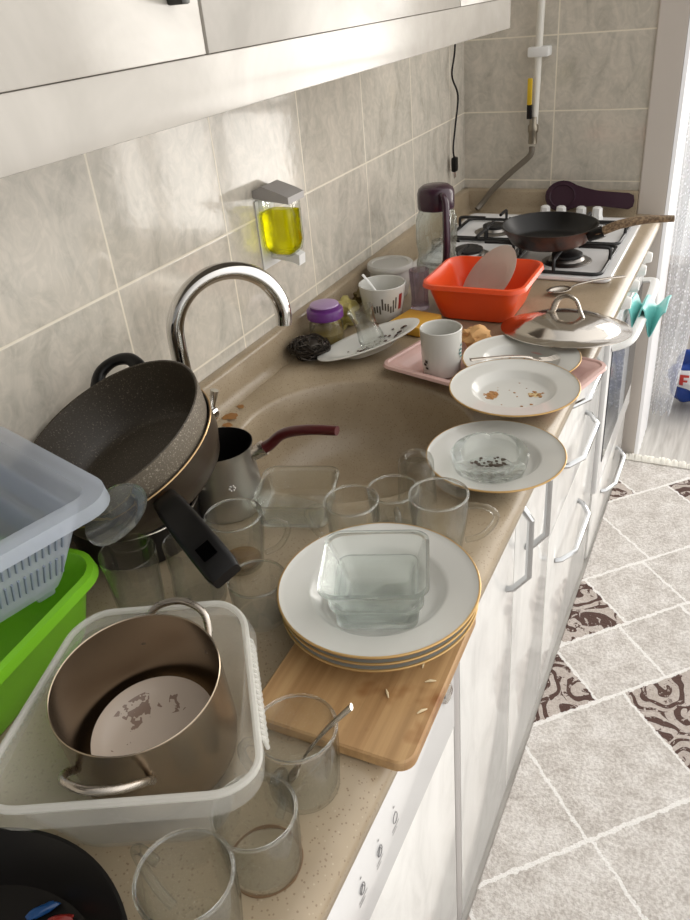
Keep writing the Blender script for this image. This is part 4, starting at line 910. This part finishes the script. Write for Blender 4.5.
# pot holder on the oven handle
ph = bmesh.new(); nu, nv = 16, 40; G = []
for i in range(nu + 1):
    u = -1 + 2 * i / nu; row = []
    for j in range(nv + 1):
        q = -1 + 2 * j / nv; aq = abs(q); dip = -.034 + .022 * u
        zz = .016 + (dip - .016) * (.5 - .5 * math.cos(PI * min(1, aq / .42))) if aq < .42 else dip + (.020 - dip) * (.5 - .5 * math.cos(PI * (aq - .42) / .58)) ** .8
        row.append(ph.verts.new((q * (.036 if q < 0 else .058), u * (.056 + .008 * aq), zz + .004 * math.cos(PI * u) * aq)))
    G.append(row)
for i in range(nu):
    for j in range(nv): ph.faces.new((G[i][j], G[i + 1][j], G[i + 1][j + 1], G[i][j + 1]))
o = obj('pot_holder', ph, TEAL); o.location = (FX + .056, 1.25, .690); md = o.modifiers.new('thick', 'SOLIDIFY'); md.thickness = .003; md.offset = 1; tag(o, 'aqua silicone pot holder draped over the oven handle', 'pot holder')
# ================================================================== BALCONY SIDE: CURTAIN, BAG
cu = bmesh.new(); nu, nv = 70, 30; G = []
for i in range(nu + 1):
    u = i / nu; row = []
    for j in range(nv + 1):
        z = .035 + 2.3 * j / nv; sp_ = 1 - .35 * math.exp(-((z - .0) / .5) ** 2) * 0
        row.append(cu.verts.new((.622 + (.072 + .10 * z) * u + .006 * math.sin(9 * u + z * 3), 1.91 + .022 * math.sin(u * 26 + .5 * math.sin(z * 2)) + .01 * math.sin(z * 4), z)))
    G.append(row)
for i in range(nu):
    for j in range(nv): cu.faces.new((G[i][j], G[i + 1][j], G[i + 1][j + 1], G[i][j + 1]))
def lace():
    m = plastic_clear('white lace net', srgb(232, 234, 238), .42, .8); nt = m.node_tree; co = objco(m)
    v = N(m, 'ShaderNodeTexVoronoi'); v.inputs['Scale'].default_value = 75; LK(m, co, v.inputs['Vector'])
    k = mathn(m, 'LESS_THAN', v.outputs['Distance'], .33); f = mathn(m, 'SUBTRACT', .48, mathn(m, 'MULTIPLY', k, .36))
    mx = [n for n in nt.nodes if n.type == 'MIX_SHADER' and abs(n.inputs[0].default_value - .42) < 1e-5][0]; LK(m, f, mx.inputs[0]); return m
o = obj('lace_curtain', cu, lace()); tag(o, 'white lace curtain hanging in the balcony doorway', 'curtain')
bg = thing('detergent_bag', 'blue plastic bag with red lettering on white, on the floor behind the curtain', 'bag', (.790, 2.08, 0))
from mathutils.bvhtree import BVHTree
b = blob(bmesh.new(), (0, 0, .12), .115, 12, 4, .6, (1.0, .65, .95))
for v in b.verts: v.co += v.co.normalized() * (.010 * noise.noise(v.co * 26) + .012 * abs(noise.noise(v.co * 11))); v.co.z = max(v.co.z, 0.001)
bvh = BVHTree.FromBMesh(b)
obj('bag', b, mat('blue film', srgb(30, 66, 150), .25), bg)
def onbag(bm, u0, u1, z0, z1, off):
    k = 8; rows = []
    for i in range(k + 1):
        row = []
        for j in range(k + 1):
            u = u0 + (u1 - u0) * i / k; z = z0 + (z1 - z0) * j / k; h = bvh.ray_cast(Vector((u, -.5, z)), Vector((0, 1, 0)))[0]
            row.append(bm.verts.new((u, h.y - off, z)) if h else None)
        rows.append(row)
    for i in range(k):
        for j in range(k):
            q = (rows[i][j], rows[i + 1][j], rows[i + 1][j + 1], rows[i][j + 1])
            if None not in q: bm.faces.new(q)
lt = bmesh.new(); onbag(lt, -.088, .06, .09, .17, .004); obj('white_panel', lt, mat('white film', srgb(232, 232, 236), .3), bg)
lt = bmesh.new()
for u0, u1, z0, z1 in ((-.080, -.066, .105, .155), (-.066, -.048, .145, .155), (-.066, -.052, .125, .134), (-.038, -.024, .105, .155), (-.024, -.006, .145, .155), (.004, .016, .105, .155)): onbag(lt, u0, u1, z0, z1, .006)
obj('red_lettering', lt, mat('red ink', srgb(190, 50, 44), .4), bg)
